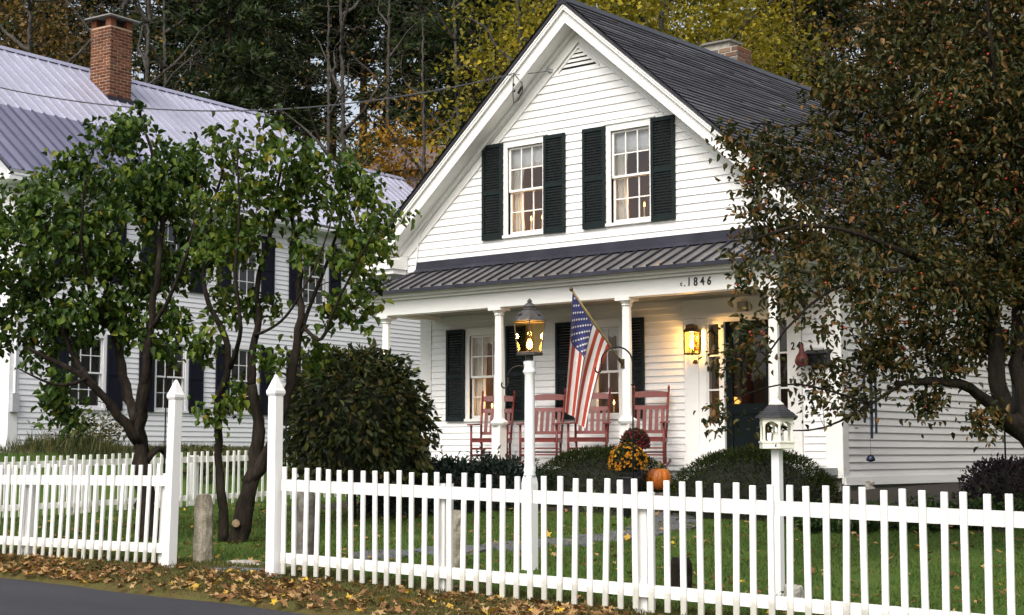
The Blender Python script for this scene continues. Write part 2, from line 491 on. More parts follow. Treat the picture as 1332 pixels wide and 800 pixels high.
class MB:
    """collects faces; build() links them as one mesh object"""

    def __init__(self):
        self.v, self.f = [], []

    def add(self, vs, fs):
        b = len(self.v)
        self.v += [tuple(float(c) for c in p) for p in vs]
        self.f += [tuple(i + b for i in q) for q in fs]
        return self

    def box(self, x0, x1, y0, y1, z0, z1):
        return self.add([(x0, y0, z0), (x1, y0, z0), (x1, y1, z0), (x0, y1, z0), (x0, y0, z1), (x1, y0, z1), (x1, y1, z1), (x0, y1, z1)],
                        [(0, 3, 2, 1), (4, 5, 6, 7), (0, 1, 5, 4), (1, 2, 6, 5), (2, 3, 7, 6), (3, 0, 4, 7)])

    def cbox(self, c, sx, sy, sz):
        return self.box(c[0] - sx / 2, c[0] + sx / 2, c[1] - sy / 2, c[1] + sy / 2, c[2] - sz / 2, c[2] + sz / 2)

    def hexa(self, p):
        """eight corners: four below, four above, same order"""
        return self.add(p, [(0, 3, 2, 1), (4, 5, 6, 7), (0, 1, 5, 4), (1, 2, 6, 5), (2, 3, 7, 6), (3, 0, 4, 7)])

    def prism(self, poly, d):
        """polygon of 3D points pushed by vector d"""
        n = len(poly)
        q = [tuple(np.array(p) + np.array(d)) for p in poly]
        return self.add(list(poly) + q, [tuple(range(n))[::-1], tuple(range(n, 2 * n))] +
                        [(i, (i + 1) % n, n + (i + 1) % n, n + i) for i in range(n)])

    def tube(self, pts, rad, n=6, cap=True):
        pts = [np.array(p, float) for p in pts]
        if not hasattr(rad, '__len__'):
            rad = [rad] * len(pts)
        vs, fs = [], []
        ref = None
        for i, p in enumerate(pts):
            t = pts[min(i + 1, len(pts) - 1)] - pts[max(i - 1, 0)]
            t = t / (np.linalg.norm(t) + 1e-9)
            if ref is None:
                ref = np.array([0, 0, 1.0]) if abs(t[2]) < .9 else np.array([1.0, 0, 0])
            a = ref - t * (ref @ t)
            a /= np.linalg.norm(a) + 1e-9
            ref = a
            b = np.cross(t, a)
            for k in range(n):
                w = 2 * math.pi * k / n
                vs.append(p + rad[i] * (math.cos(w) * a + math.sin(w) * b))
        for i in range(len(pts) - 1):
            for k in range(n):
                fs.append((i * n + k, i * n + (k + 1) % n, (i + 1) * n + (k + 1) % n, (i + 1) * n + k))
        if cap:
            fs.append(tuple(range(n))[::-1])
            fs.append(tuple(range((len(pts) - 1) * n, len(pts) * n)))
        return self.add(vs, fs)

    def lathe(self, prof, c=(0, 0, 0), n=16, rot=0.0, cap=True):
        """prof: (radius, z)"""
        vs, fs = [], []
        for r, z in prof:
            for k in range(n):
                w = 2 * math.pi * k / n + rot
                vs.append((c[0] + r * math.cos(w), c[1] + r * math.sin(w), c[2] + z))
        m = len(prof)
        for i in range(m - 1):
            for k in range(n):
                fs.append((i * n + k, i * n + (k + 1) % n, (i + 1) * n + (k + 1) % n, (i + 1) * n + k))
        if cap:
            fs.append(tuple(range(n))[::-1])
            fs.append(tuple(range((m - 1) * n, m * n)))
        return self.add(vs, fs)

    def build(self, name, mat, parent=None, org=None, smooth=False, bevel=0.0):
        """org: the point the coordinates are measured from (the parent's place)"""
        me = bpy.data.meshes.new(name)
        if org is None:
            org = ORG.get(parent.name, (0, 0, 0)) if parent is not None else (0, 0, 0)
        vs = np.array(self.v) - np.array(org)
        me.from_pydata(vs.tolist(), [], self.f)
        me.materials.append(MATS[mat])
        if smooth:
            me.polygons.foreach_set('use_smooth', [True] * len(me.polygons))
        me.validate()
        o = bpy.data.objects.new(name, me)
        COL.objects.link(o)
        if parent is not None:
            o.parent = parent
            ORG[o.name] = tuple(float(c) for c in org)
        if bevel:
            b = o.modifiers.new('bevel', 'BEVEL')
            b.width = bevel
            b.segments = 1
            b.limit_method = 'ANGLE'
        return o


def tag(o, label=None, cat=None, group=None, kind=None):
    if label:
        o['label'] = label
    if cat:
        o['category'] = cat
    if group:
        o['group'] = group
    if kind:
        o['kind'] = kind
    return o


def thing(name, label, cat, loc, rz=0.0, group=None):
    o = bpy.data.objects.new(name, None)
    COL.objects.link(o)
    o.location = tuple(float(c) for c in loc)
    o.rotation_euler = (0, 0, rz)
    o.empty_display_size = .1
    ORG[o.name] = tuple(float(c) for c in loc) if rz == 0 else (0.0, 0.0, 0.0)
    return tag(o, label, cat, group)


def piece(src, parent, loc=(0, 0, 0), rot=(0, 0, 0), scale=(1, 1, 1)):
    """a copy of a part that shares its mesh"""
    c = src.copy()
    COL.objects.link(c)
    c.parent = parent
    c.location = loc
    c.rotation_euler = rot
    c.scale = scale
    return c


def copy_tree(o, parent=None):
    c = o.copy()
    COL.objects.link(c)
    c.parent = parent
    for ch in list(o.children):
        copy_tree(ch, c)
    return c


def fast_mesh(name, verts, faces, mat, parent=None, org=None):
    """verts n x 3, faces m x k (numpy)"""
    me = bpy.data.meshes.new(name)
    if org is None:
        org = ORG.get(parent.name, (0, 0, 0)) if parent is not None else (0, 0, 0)
    verts = np.asarray(verts, np.float32) - np.asarray(org, np.float32)
    faces = np.asarray(faces, np.int32)
    m, k = faces.shape
    me.vertices.add(len(verts))
    me.vertices.foreach_set('co', verts.ravel())
    me.loops.add(m * k)
    me.loops.foreach_set('vertex_index', faces.ravel())
    me.polygons.add(m)
    me.polygons.foreach_set('loop_start', np.arange(0, m * k, k, dtype=np.int32))
    me.polygons.foreach_set('loop_total', np.full(m, k, np.int32))
    me.update(calc_edges=True)
    me.materials.append(MATS[mat])
    o = bpy.data.objects.new(name, me)
    COL.objects.link(o)
    if parent is not None:
        o.parent = parent
        ORG[o.name] = tuple(float(c) for c in org)
    return o


# ------------------------------------------------------------------ ground, road
def make_ground():
    xs = np.concatenate([np.linspace(-260, -60, 21)[:-1], np.linspace(-60, -32, 15)[:-1], np.linspace(-32, 4, 145)[:-1], np.linspace(4, 40, 19)[:-1], np.linspace(40, 220, 16)])
    ys = np.concatenate([np.linspace(-60, 6, 12)[:-1], np.linspace(6, 22, 81)[:-1], np.linspace(22, 60, 39)[:-1], np.linspace(60, 320, 40)])
    X, Y = np.meshgrid(xs, ys)
    Z = G(X, Y)
    Z = Z + np.where((Y > 9.7) & (Y < 40), .012 * np.sin(X * 2.1 + Y) * np.sin(Y * 1.7 - X * .6), 0)
    n, m = len(xs), len(ys)
    v = np.stack([X.ravel(), Y.ravel(), Z.ravel()], 1)
    idx = np.arange(n * m).reshape(m, n)
    f = np.stack([idx[:-1, :-1], idx[:-1, 1:], idx[1:, 1:], idx[1:, :-1]], -1).reshape(-1, 4)
    o = fast_mesh('ground', v, f, 'ground')
    o.data.polygons.foreach_set('use_smooth', [True] * len(o.data.polygons))
    tag(o, 'lawn and wooded slope under houses and trees', kind='structure')
    b = MB()
    rx = np.concatenate([[-260, -60], np.linspace(-40, 10, 60), [60, 220]])
    e = road_edge(rx) + .03 * np.sin(rx * 2.3) + .02 * np.sin(rx * 5.9)
    vs, fs = [], []
    for x, y in zip(rx, e):
        vs += [(x, -40, -.05), (x, y - .25, -.052), (x, y, -.06)]
    for i in range(len(rx) - 1):
        for k in (0, 1):
            a = i * 3 + k
            fs.append((a, a + 3, a + 4, a + 1))
    b.add(vs, fs)
    tag(b.build('road', 'asphalt'), 'dark asphalt road along the picket fence', kind='structure')


make_ground()


# ------------------------------------------------------------------ wall helpers (x along the wall, z up; y0 is the face of the sheathing, outward is -y)
def cut(a, b, holes):
    """[a,b] minus the intervals in holes"""
    segs = [(a, b)]
    for h0, h1 in holes:
        out = []
        for s0, s1 in segs:
            if h1 <= s0 or h0 >= s1:
                out.append((s0, s1))
            else:
                if h0 - s0 > .012:
                    out.append((s0, h0))
                if s1 - h1 > .012:
                    out.append((h1, s1))
        segs = out
    return segs


def sheath(mb, x0, x1, z0, z1, holes, T, thick=.12):
    """wall core with openings; T maps (along, out, up) to the house"""
    xs = sorted({x0, x1, *[h[0] for h in holes], *[h[1] for h in holes]})
    xs = [x for x in xs if x0 <= x <= x1]
    for a, b in zip(xs[:-1], xs[1:]):
        c = (a + b) / 2
        hz = [(h[2], h[3]) for h in holes if h[0] < c < h[1]]
        for s0, s1 in cut(z0, z1, hz):
            mb.hexa([T(a, 0, s0), T(b, 0, s0), T(b, -thick, s0), T(a, -thick, s0), T(a, 0, s1), T(b, 0, s1), T(b, -thick, s1), T(a, -thick, s1)])


def board(mb, l0, r0, l1, r1, z0, z1, T, butt=.022, tip=.003, lap=.012):
    """one clapboard, thick at its lower edge"""
    mb.hexa([T(l0, butt, z0), T(r0, butt, z0), T(r0, .001, z0), T(l0, .001, z0),
             T(l1, tip, z1 + lap), T(r1, tip, z1 + lap), T(r1, .001, z1 + lap), T(l1, .001, z1 + lap)])


def clapboards(parent, x0, x1, z0, z1, expo, holes, T, mat, gable=None, joined=None, name='clapboard'):
    """courses from z0 up; gable(z) gives (left, right) limits; joined: put all in this MB"""
    k = 0
    z = z0
    while z < z1 - .01:
        zt = min(z + expo, z1)
        if gable:
            L0, R0 = gable(z)
            L1, R1 = gable(zt)
            L0, R0, L1, R1 = max(x0, L0), min(x1, R0), max(x0, L1), min(x1, R1)
        else:
            L0 = L1 = x0
            R0 = R1 = x1
        if R1 - L1 < .02 and R0 - L0 < .05:
            break
        zm = (z + zt) / 2
        hs = [(h[0], h[1]) for h in holes if h[2] < zm < h[3]]
        cuts = list(hs)
        # butt joints, staggered, only on long runs
        w = R0 - L0
        for s0, s1 in cut(L0, R0, cuts):
            t0, t1 = s0, s1
            if abs(s0 - L0) < 1e-6:
                t0 = min(L1, s1 - .01)
            if abs(s1 - R0) < 1e-6:
                t1 = max(R1, t0 + .005)
            joints = []
            if s1 - s0 > 3.2:
                joints = [s0 + (s1 - s0) * (.3 + .37 * ((k * 37) % 11) / 11)]
            e = [s0, *joints, s1]
            for i in range(len(e) - 1):
                a, b = e[i] + (.0015 if i else 0), e[i + 1]
                mb = joined if joined is not None else MB()
                j = RNG.uniform(-.0015, .0015)
                board(mb, a, b, t0 if i == 0 else a, t1 if i == len(e) - 2 else b, z + j, zt, T, butt=.022 + RNG.uniform(-.002, .003))
                if joined is None:
                    mb.build(name, mat, parent)
        z = zt
        k += 1


def shutter(parent, x0, x1, z0, z1, T, mat, tilt=0.0, slats=True):
    """louvred shutter: frame with a lock rail, louvres in it"""
    mb = MB()
    st = .05
    zm = z0 + (z1 - z0) * .49

    def bx(a, b, c, d, o0, o1):
        mb.hexa([T(a, o1, c), T(b, o1, c), T(b, o0, c), T(a, o0, c), T(a, o1, d), T(b, o1, d), T(b, o0, d), T(a, o0, d)])
    bx(x0, x0 + st, z0, z1, .03, .066)
    bx(x1 - st, x1, z0, z1, .03, .066)
    for a, b in ((z0, z0 + .08), (zm - .035, zm + .035), (z1 - .06, z1)):
        bx(x0 + st, x1 - st, a, b, .031, .064)
    s = mb.build('shutter', 'shutter_frame' if mat == 'shutter' else mat, parent)
    if slats:
        lv = MB()
        for a, b in ((z0 + .08, zm - .035), (zm + .035, z1 - .06)):
            n = int((b - a) / .042)
            for i in range(n):
                z = a + (i + .5) * (b - a) / n
                lv.hexa([T(x0 + st, .060, z - .018), T(x1 - st, .060, z - .018), T(x1 - st, .053, z - .020), T(x0 + st, .053, z - .020),
                         T(x0 + st, .042, z + .018), T(x1 - st, .042, z + .018), T(x1 - st, .035, z + .016), T(x0 + st, .035, z + .016)])
        bk = lv.build('louvres', mat, s)
        bk['kind'] = 'stuff'
    else:
        pn = MB()
        pn.hexa([T(x0 + st, .05, z0 + .08), T(x1 - st, .05, z0 + .08), T(x1 - st, .035, z0 + .08), T(x0 + st, .035, z0 + .08),
                 T(x0 + st, .05, z1 - .06), T(x1 - st, .05, z1 - .06), T(x1 - st, .035, z1 - .06), T(x0 + st, .035, z1 - .06)])
        pn.build('panel', mat, s)
    return s


def window(parent, x0, x1, z0, z1, T, trim, cols=3, rows=2, cap=True, room=None, casing=.075, depth=.9):
    """six-over-six sash window: casing, sill, two sashes with glazing bars, a pane in every light"""
    def bx(mb, a, b, c, d, o0, o1):
        mb.hexa([T(a, o1, c), T(b, o1, c), T(b, o0, c), T(a, o0, c), T(a, o1, d), T(b, o1, d), T(b, o0, d), T(a, o0, d)])
    f = MB()
    c = casing
    bx(f, x0 - c, x0, z0, z1, -.06, .026)
    bx(f, x1, x1 + c, z0, z1, -.06, .026)
    bx(f, x0 - c, x1 + c, z1, z1 + c + .03, -.06, .027)
    w = f.build('window', trim, parent)
    s = MB()
    bx(s, x0 - c - .02, x1 + c + .02, z0 - .045, z0, -.06, .055)
    s.build('sill', trim, w)
    if cap:
        s = MB()
        bx(s, x0 - c - .035, x1 + c + .035, z1 + c + .03, z1 + c + .05, .0, .05)
        s.build('drip_cap', trim, w)
    zm = (z0 + z1) / 2
    for a, b, o in ((z0, zm + .015, -.055), (zm - .015, z1, -.02)):
        m = MB()
        r = .034
        bx(m, x0, x0 + r, a, b, o - .03, o)
        bx(m, x1 - r, x1, a, b, o - .03, o)
        bx(m, x0 + r, x1 - r, a, a + r + (.02 if a == z0 else 0), o - .03, o - .001)
        bx(m, x0 + r, x1 - r, b - r, b, o - .03, o - .001)
        ax, bx_, az, bz = x0 + r, x1 - r, a + r + (.02 if a == z0 else 0), b - r
        for i in range(1, cols):
            x = ax + (bx_ - ax) * i / cols
            bx(m, x - .009, x + .009, az, bz, o - .026, o - .004)
        for j in range(1, rows):
            z = az + (bz - az) * j / rows
            bx(m, ax, bx_, z - .009, z + .009, o - .025, o - .005)
        m.build('sash', trim, w)
        for i in range(cols):
            for j in range(rows):
                p = MB()
                xa, xb = ax + (bx_ - ax) * i / cols, ax + (bx_ - ax) * (i + 1) / cols
                za, zb = az + (bz - az) * j / rows, az + (bz - az) * (j + 1) / rows
                t = RNG.uniform(-.0025, .0025)
                p.add([T(xa, o - .014 + t, za), T(xb, o - .014 - t, za), T(xb, o - .014 + t, zb), T(xa, o - .014 - t, zb)], [(0, 1, 2, 3)])
                p.build('pane', 'window_glass', w)
    if room:
        r = MB()
        e = .25
        a0, a1, c0, c1 = x0 - e, x1 + e, z0 - e, z1 + e * .6
        o0, o1 = -.13, -.13 - depth
        r.add([T(a0, o0, c0), T(a1, o0, c0), T(a1, o1, c0), T(a0, o1, c0), T(a0, o0, c1), T(a1, o0, c1), T(a1, o1, c1), T(a0, o1, c1)],
              [(0, 3, 2, 1), (4, 5, 6, 7), (1, 2, 6, 5), (3, 0, 4, 7), (2, 3, 7, 6)])
        r.build('room_recess', room, w)
    return w


def cloth_panel(name, pts_fn, nu, nv, mat, label, cat, group=None, thick=.004):
    """a hanging cloth: pts_fn(s, t) -> point, thickened along its own normal"""
    P = np.array([[pts_fn(i / nu, j / nv) for i in range(nu + 1)] for j in range(nv + 1)], float)
    mb = MB()
    idx = lambda i, j: j * (nu + 1) + i
    mb.add(P.reshape(-1, 3), [(idx(i, j), idx(i + 1, j), idx(i + 1, j + 1), idx(i, j + 1)) for j in range(nv) for i in range(nu)])
    org = P[0, 0]
    o = mb.build(name, mat, None, org=org, smooth=True)
    o.location = tuple(org)
    m = o.modifiers.new('thick', 'SOLIDIFY')
    m.thickness = thick
    return tag(o, label, cat, group)


# ================================================================== the white gabled house
XA, HW = -14.3, 4.0
XL, XR = XA - HW, XA + HW
YW, YU = 19.75, 19.0           # porch wall, gable wall that stands out over the porch
FLOOR = 1.03
PIT = 0.86
ZR = 8.2                       # ridge
ZE = 4.42                      # eaves
YB = 30.5                      # back of the house


def rake(x, z0=ZR):
    return z0 - PIT * abs(x - XA)


house = thing('gabled_house', 'white clapboard house with dark shutters and a columned front porch', 'house', (XA, YW, .7))
TF = lambda a, o, z: (a, YW - o, z)
TU = lambda a, o, z: (a, YU - o, z)
TS = lambda a, o, z: (XR + o, a, z)            # right-hand side wall: along = Y

LOWW = [(-17.20, -16.46, 1.78, 3.18), (-14.84, -14.10, 1.78, 3.18)]
UPW = [(-15.74, -15.02, 4.68, 6.10), (-13.70, -12.98, 4.68, 6.10)]
DOORH = (-12.50, -11.08, FLOOR, 3.18)


def main_house():
    # ---- lower front wall
    m = MB()
    sheath(m, XL, XR, .98, 3.6, LOWW + [DOORH], TF)
    w = m.build('front_wall', 'siding', house)
    holes = [(a - .075, b + .075, c - .045, d + .105) for a, b, c, d in LOWW] + [(-12.88, -10.88, .9, 3.52)]
    clapboards(w, XL + .24, XR - .24, FLOOR, 3.52, .104, holes, TF, 'siding')
    for x0, x1, e in ((XL, XL + .235, -.002), (XR - .235, XR, -.002)):
        b = MB().box(x0 - (.02 if x0 == XL else 0), x1 + (.02 if x1 == XR else 0), YW - .028, YW + .12, .9, 3.56)
        b.build('corner_board', 'trim', house)
    # water table and skirt under the wall
    MB().box(XL - .01, XR + .01, YW - .035, YW + .1, .86, .975).build('water_table', 'trim', house)
    # ---- gable wall
    m = MB()
    core = [(XL, 4.0), (XR, 4.0), (XR, rake(XR) - .12), (XA, ZR - .12), (XL, rake(XL) - .12)]
    # built as strips so that the window openings stay open
    xs = sorted({XL, XA, XR, *[v for h in UPW for v in h[:2]]})
    for a, b in zip(xs[:-1], xs[1:]):
        hz = [(h[2], h[3]) for h in UPW if h[0] < (a + b) / 2 < h[1]]
        za, zb = rake(a) - .12, rake(b) - .12
        lo = 4.0
        if hz:
            m.box(a, b, YU, YU + .12, lo, hz[0][0])
            lo = hz[0][1]
        m.hexa([(a, YU, lo), (b, YU, lo), (b, YU + .12, lo), (a, YU + .12, lo), (a, YU, za), (b, YU, zb), (b, YU + .12, zb), (a, YU + .12, za)])
    gw = m.build('gable_wall', 'siding', house)
    vent = (XA - .40, XA + .40, 7.2, 7.6)
    holes = [(a - .075, b + .075, c - .045, d + .105) for a, b, c, d in UPW]
    top = ZR - .60
    clapboards(gw, XL + .1, XR - .1, 4.12, 7.19, .120, holes, TU, 'siding', gable=lambda z: (XA - (top - z) / PIT, XA + (top - z) / PIT))
    # frieze boards along the rakes
    for s in (-1, 1):
        b = MB()
        x1 = XA + s * (HW)
        z_in, z_out = top, top + .30
        p = [(XA, YU - .026, z_in - .0), (x1, YU - .026, z_in - PIT * HW), (x1, YU - .026, z_out - PIT * HW), (XA, YU - .026, z_out)]
        if s > 0:
            p = p[::-1]
        b.prism(p, (0, .026, 0))
        b.build('frieze_board', 'trim', house)
        b = MB()   # small bead along its lower edge
        b.tube([(XA, YU - .03, z_in), (x1, YU - .03, z_in - PIT * HW)], .010, 6)
        b.build('bead', 'trim', house)
        # soffit, bed mould, rake board, crown
        ov = YU - 18.62
        xe = XA + s * 4.40
        def sl(dz0, dz1, y0, y1, nm, mat='trim', xend=xe):
            q = MB()
            pr_ = [(XA, y0, ZR + dz0), (xend, y0, ZR + dz0 - PIT * abs(xend - XA)), (xend, y0, ZR + dz1 - PIT * abs(xend - XA)), (XA, y0, ZR + dz1)]
            if s > 0:
                pr_ = pr_[::-1]
            q.prism(pr_, (0, y1 - y0, 0))
            return q.build(nm, mat, house)
        sl(-.34, -.29, 18.67, YU - .001, 'soffit')
        sl(-.42, -.34, YU - .085, YU - .027, 'bed_mould')
        sl(-.37, -.17, 18.63, 18.67, 'rake_board')
        sl(-.168, -.075, 18.585, 18.67, 'crown_mould')
        sl(-.12, -.092, 18.572, 18.585, 'crown_bead')
        # cornice return at the foot of the rake
        r0, r1 = sorted((XA + s * 4.42, XA + s * 3.62))
        q = MB()
        q.box(r0, r1, 18.60, YU - .03, 4.28, 4.40)
        q.box(r0 + .03, r1 - .03, 18.65, YU - .031, 4.20, 4.279)
        q.hexa([(r0, 18.585, 4.401), (r1, 18.585, 4.401), (r1, YU - .03, 4.401), (r0, YU - .03, 4.401),
                (r0, 18.60, 4.43), (r1, 18.60, 4.43), (r1, YU - .03, 4.52), (r0, YU - .03, 4.52)])
        q.build('cornice_return', 'trim', house)
        q = MB()
        cb0, cb1 = sorted((XA + s * HW, XA + s * (HW - .2)))
        q.box(cb0 - (.018 if s < 0 else 0), cb1 + (.018 if s > 0 else 0), YU - .024, YU + .1, 3.98, 4.6)
        q.build('corner_board', 'trim', house)
    # louvred vent under the peak
    v = MB()
    v.prism([(XA - .36, YU - .005, 7.20), (XA + .36, YU - .005, 7.20), (XA, YU - .005, 7.51)], (0, .004, 0))
    vt = v.build('gable_vent', 'black_paint', house)
    for k in range(4):
        z = 7.225 + k * .068
        hw = (7.51 - z - .02) / PIT * .98
        q = MB()
        q.hexa([(XA - hw, YU - .034, z), (XA + hw, YU - .034, z), (XA + hw, YU - .028, z), (XA - hw, YU - .028, z),
                (XA - hw + .03, YU - .012, z + .05), (XA + hw - .03, YU - .012, z + .05), (XA + hw - .03, YU - .006, z + .05), (XA - hw + .03, YU - .006, z + .05)])
        q.build('vent_slat', 'trim', vt)
    for s in (-1, 1):
        q = MB()
        p = [(XA, YU - .036, 7.50), (XA + s * .40, YU - .036, 7.155), (XA + s * .40, YU - .036, 7.19), (XA, YU - .036, 7.545)]
        q.prism(p if s < 0 else p[::-1], (0, .03, 0))
        q.build('vent_trim', 'trim', vt)
    # ---- right side wall
    SW = [(26.35, 27.15, 1.85, 3.25)]
    m = MB()
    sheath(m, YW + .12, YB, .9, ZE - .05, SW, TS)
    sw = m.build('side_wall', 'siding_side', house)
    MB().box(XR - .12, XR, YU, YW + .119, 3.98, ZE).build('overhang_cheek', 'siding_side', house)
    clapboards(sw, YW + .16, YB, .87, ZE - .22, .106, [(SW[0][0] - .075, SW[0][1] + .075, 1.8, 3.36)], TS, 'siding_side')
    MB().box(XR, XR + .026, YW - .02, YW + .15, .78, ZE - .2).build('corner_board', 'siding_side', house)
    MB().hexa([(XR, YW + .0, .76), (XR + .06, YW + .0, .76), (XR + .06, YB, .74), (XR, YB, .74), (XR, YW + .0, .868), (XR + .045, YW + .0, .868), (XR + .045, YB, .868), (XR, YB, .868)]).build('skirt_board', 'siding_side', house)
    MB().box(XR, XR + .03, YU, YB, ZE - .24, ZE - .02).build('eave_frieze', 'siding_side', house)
    window(house, *SW[0], TS, 'trim_cool', room='interior_dark')
    shutter(house, SW[0][0] - .5, SW[0][0] - .09, 1.82, 3.3, TS, 'shutter')
    shutter(house, SW[0][1] + .09, SW[0][1] + .5, 1.82, 3.3, TS, 'shutter')
    # other walls and foundation
    MB().box(XL, XL + .12, YW + .12, YB, .9, ZE - .05).build('side_wall', 'siding', house)
    MB().box(XL, XL + .12, YU + .121, YW + .119, 3.98, ZE - .05).build('overhang_cheek', 'siding', house)
    bw = MB()
    bw.prism([(XL, YB, .9), (XR, YB, .9), (XR, YB, rake(XR) - .15), (XA, YB, ZR - .15), (XL, YB, rake(XL) - .15)], (0, .12, 0))
    bw.build('back_wall', 'siding', house)
    MB().box(XL + .05, XR - .05, YW + .05, YB - .05, .2, .86).build('foundation', 'foundation', house)
    MB().box(XL + .05, XR - .05, YW + .3, YB - .05, 3.62, 3.7).build('upper_floor', 'interior', house)
    # ---- windows and shutters
    for x0, x1, z0, z1 in LOWW:
        window(house, x0, x1, z0, z1, TF, 'trim', room='interior')
        shutter(house, x0 - .49, x0 - .085, z0 - .04, z1 + .115, TF, 'shutter')
        shutter(house, x1 + .085, x1 + .49, z0 - .04, z1 + .115, TF, 'shutter')
    for x0, x1, z0, z1 in UPW:
        window(house, x0, x1, z0, z1, TU, 'trim', room='interior')
        shutter(house, x0 - .51, x0 - .085, z0 - .05, z1 + .09, TU, 'shutter')
        shutter(house, x1 + .045, x1 + .465, z0 - .05, z1 + .09, TU, 'shutter')
    # ---- roof: slates in courses, joined (each course is a few pixels)
    for s in (-1, 1):
        base = MB()
        xe = XA + s * 4.46
        ze = ZR - PIT * 4.46
        p = [(XA, 18.56, ZR - .02), (xe, 18.56, ze - .02), (xe, 18.56, ze - .075), (XA, 18.56, ZR - .075)]
        base.prism(p if s < 0 else p[::-1], (0, YB + .3 - 18.56, 0))
        rf = base.build('roof', 'lead', house)
        L = math.hypot(4.46, 4.46 * PIT)
        nx, nz = s * PIT / math.hypot(1, PIT), 1 / math.hypot(1, PIT)
        vs, fs, ev, ef = [], [], [], []
        n = 46
        for k in range(n):
            t0, t1 = k / n, (k + 1) / n
            y = 18.54
            while y < YB + .3:
                w = RNG.uniform(.35, 1.6)
                y1 = min(y + w, YB + .3)
                lift = RNG.uniform(.016, .028)
                q = []
                for t, h in ((t1 + .006, lift + .006), (t0, .004)):
                    cx, cz = XA + s * 4.46 * t, ZR - .015 - PIT * 4.46 * t
                    for yy in (y + .002, y1):
                        q.append((cx + nx * h, yy, cz + nz * h))
                b = len(vs)
                lo = [(p_[0], p_[1], p_[2] - .026) for p_ in q[:2]]
                vs += q
                fs.append((b, b + 1, b + 3, b + 2))
                b = len(ev)
                ev += [*lo, q[1], q[0]]
                ef.append((b, b + 1, b + 2, b + 3))
                y = y1
        eo = fast_mesh('slate_edges', ev, ef, 'slate_edge', rf)
        eo['kind'] = 'stuff'
        sl_ = fast_mesh('slates', vs, fs, 'slate_roof', rf)
        sl_['kind'] = 'stuff'
    MB().prism([(XA - .14, 18.55, ZR - .09), (XA + .14, 18.55, ZR - .09), (XA, 18.55, ZR + .045)], (0, YB + .3 - 18.55, 0)).build('ridge_cap', 'lead', house)
    # eaves on the right: soffit, fascia
    MB().box(XR + .03, XA + 4.40, YU, YB, ZE - .10, ZE - .05).build('eave_soffit', 'siding_side', house)
    MB().box(XA + 4.38, XA + 4.41, 18.66, YB, ZE - .14, ZE - .03).build('fascia', 'siding_side', house)
    MB().box(XA - 4.41, XA - 4.38, 18.66, YB, ZE - .14, ZE - .03).build('fascia', 'trim', house)
    # ---- chimney of mixed brick behind the ridge
    x1 = -14.92
    y1 = float(on(959, 70, 'x', x1)[1])
    zt = float(on(959, 59, 'x', x1)[2])
    wx, wy = .80, .50
    cx, cy = x1 - wx / 2, y1 + wy / 2
    ch = MB().box(cx - wx / 2, cx + wx / 2, cy - wy / 2, cy + wy / 2, zt - 1.3, zt).build('chimney', 'mortar_pale', house)
    bricks(ch, cx, cy, wx, wy, zt - 1.2, zt + .002, .23, .10, 'brick_mixed', ORG[ch.name], mj=.022)
    q = MB().box(cx - .34, cx + .18, cy - .17, cy + .17, zt + .001, zt + .13)
    q.build('flue', 'rock', ch)
    q = MB().box(cx - .40, cx + .24, cy - .24, cy + .24, zt + .131, zt + .165)
    q.build('rain_cap', 'concrete', ch)


def bricks(parent, cx, cy, wx, wy, z0, z1, bl, bh, mat, org, mj=.012):
    """courses of brick round a rectangular shaft; pieces share one mesh per length"""
    proto = {}

    def get(l):
        l = round(l, 3)
        if l not in proto:
            b = MB().box(-l / 2 + mj / 2, l / 2 - mj / 2, -.012, .05, mj / 2, bh - mj / 2)
            me = b.build('brick', mat, None)
            proto[l] = me.data
            bpy.data.objects.remove(me)
        return proto[l]
    rows = int((z1 - z0) / bh)
    for r in range(rows):
        z = z0 + r * bh
        for side in range(4):
            W = wx if side % 2 == 0 else wy
            n = max(2, round(W / bl))
            l = W / n
            if (r + side) % 2 == 0:
                lens = [l] * n
            else:
                lens = [l / 2] + [l] * (n - 1) + [l / 2]
            ex = .012 if side % 2 == 0 else 0.0
            a = -W / 2
            for k, q in enumerate(lens):
                c = a + q / 2
                a += q
                if k == 0:
                    q, c = q + ex, c - ex / 2
                elif k == len(lens) - 1:
                    q, c = q + ex, c + ex / 2
                h = (wy if side % 2 == 0 else wx) / 2
                o = bpy.data.objects.new('brick', get(q))
                COL.objects.link(o)
                o.parent = parent
                ang = side * math.pi / 2
                x = cx + c * math.cos(ang) + h * math.sin(ang)
                y = cy + c * math.sin(ang) - h * math.cos(ang)
                j = RNG.uniform(-.004, .004)
                o.location = (x - org[0] + j * math.sin(ang), y - org[1] - j * math.cos(ang), z - org[2])
                o.rotation_euler = (0, 0, ang)


main_house()


# ------------------------------------------------------------------ the porch (part of the house)
PX = [-17.95, -15.51, -13.08, -10.64]
PY = 18.5


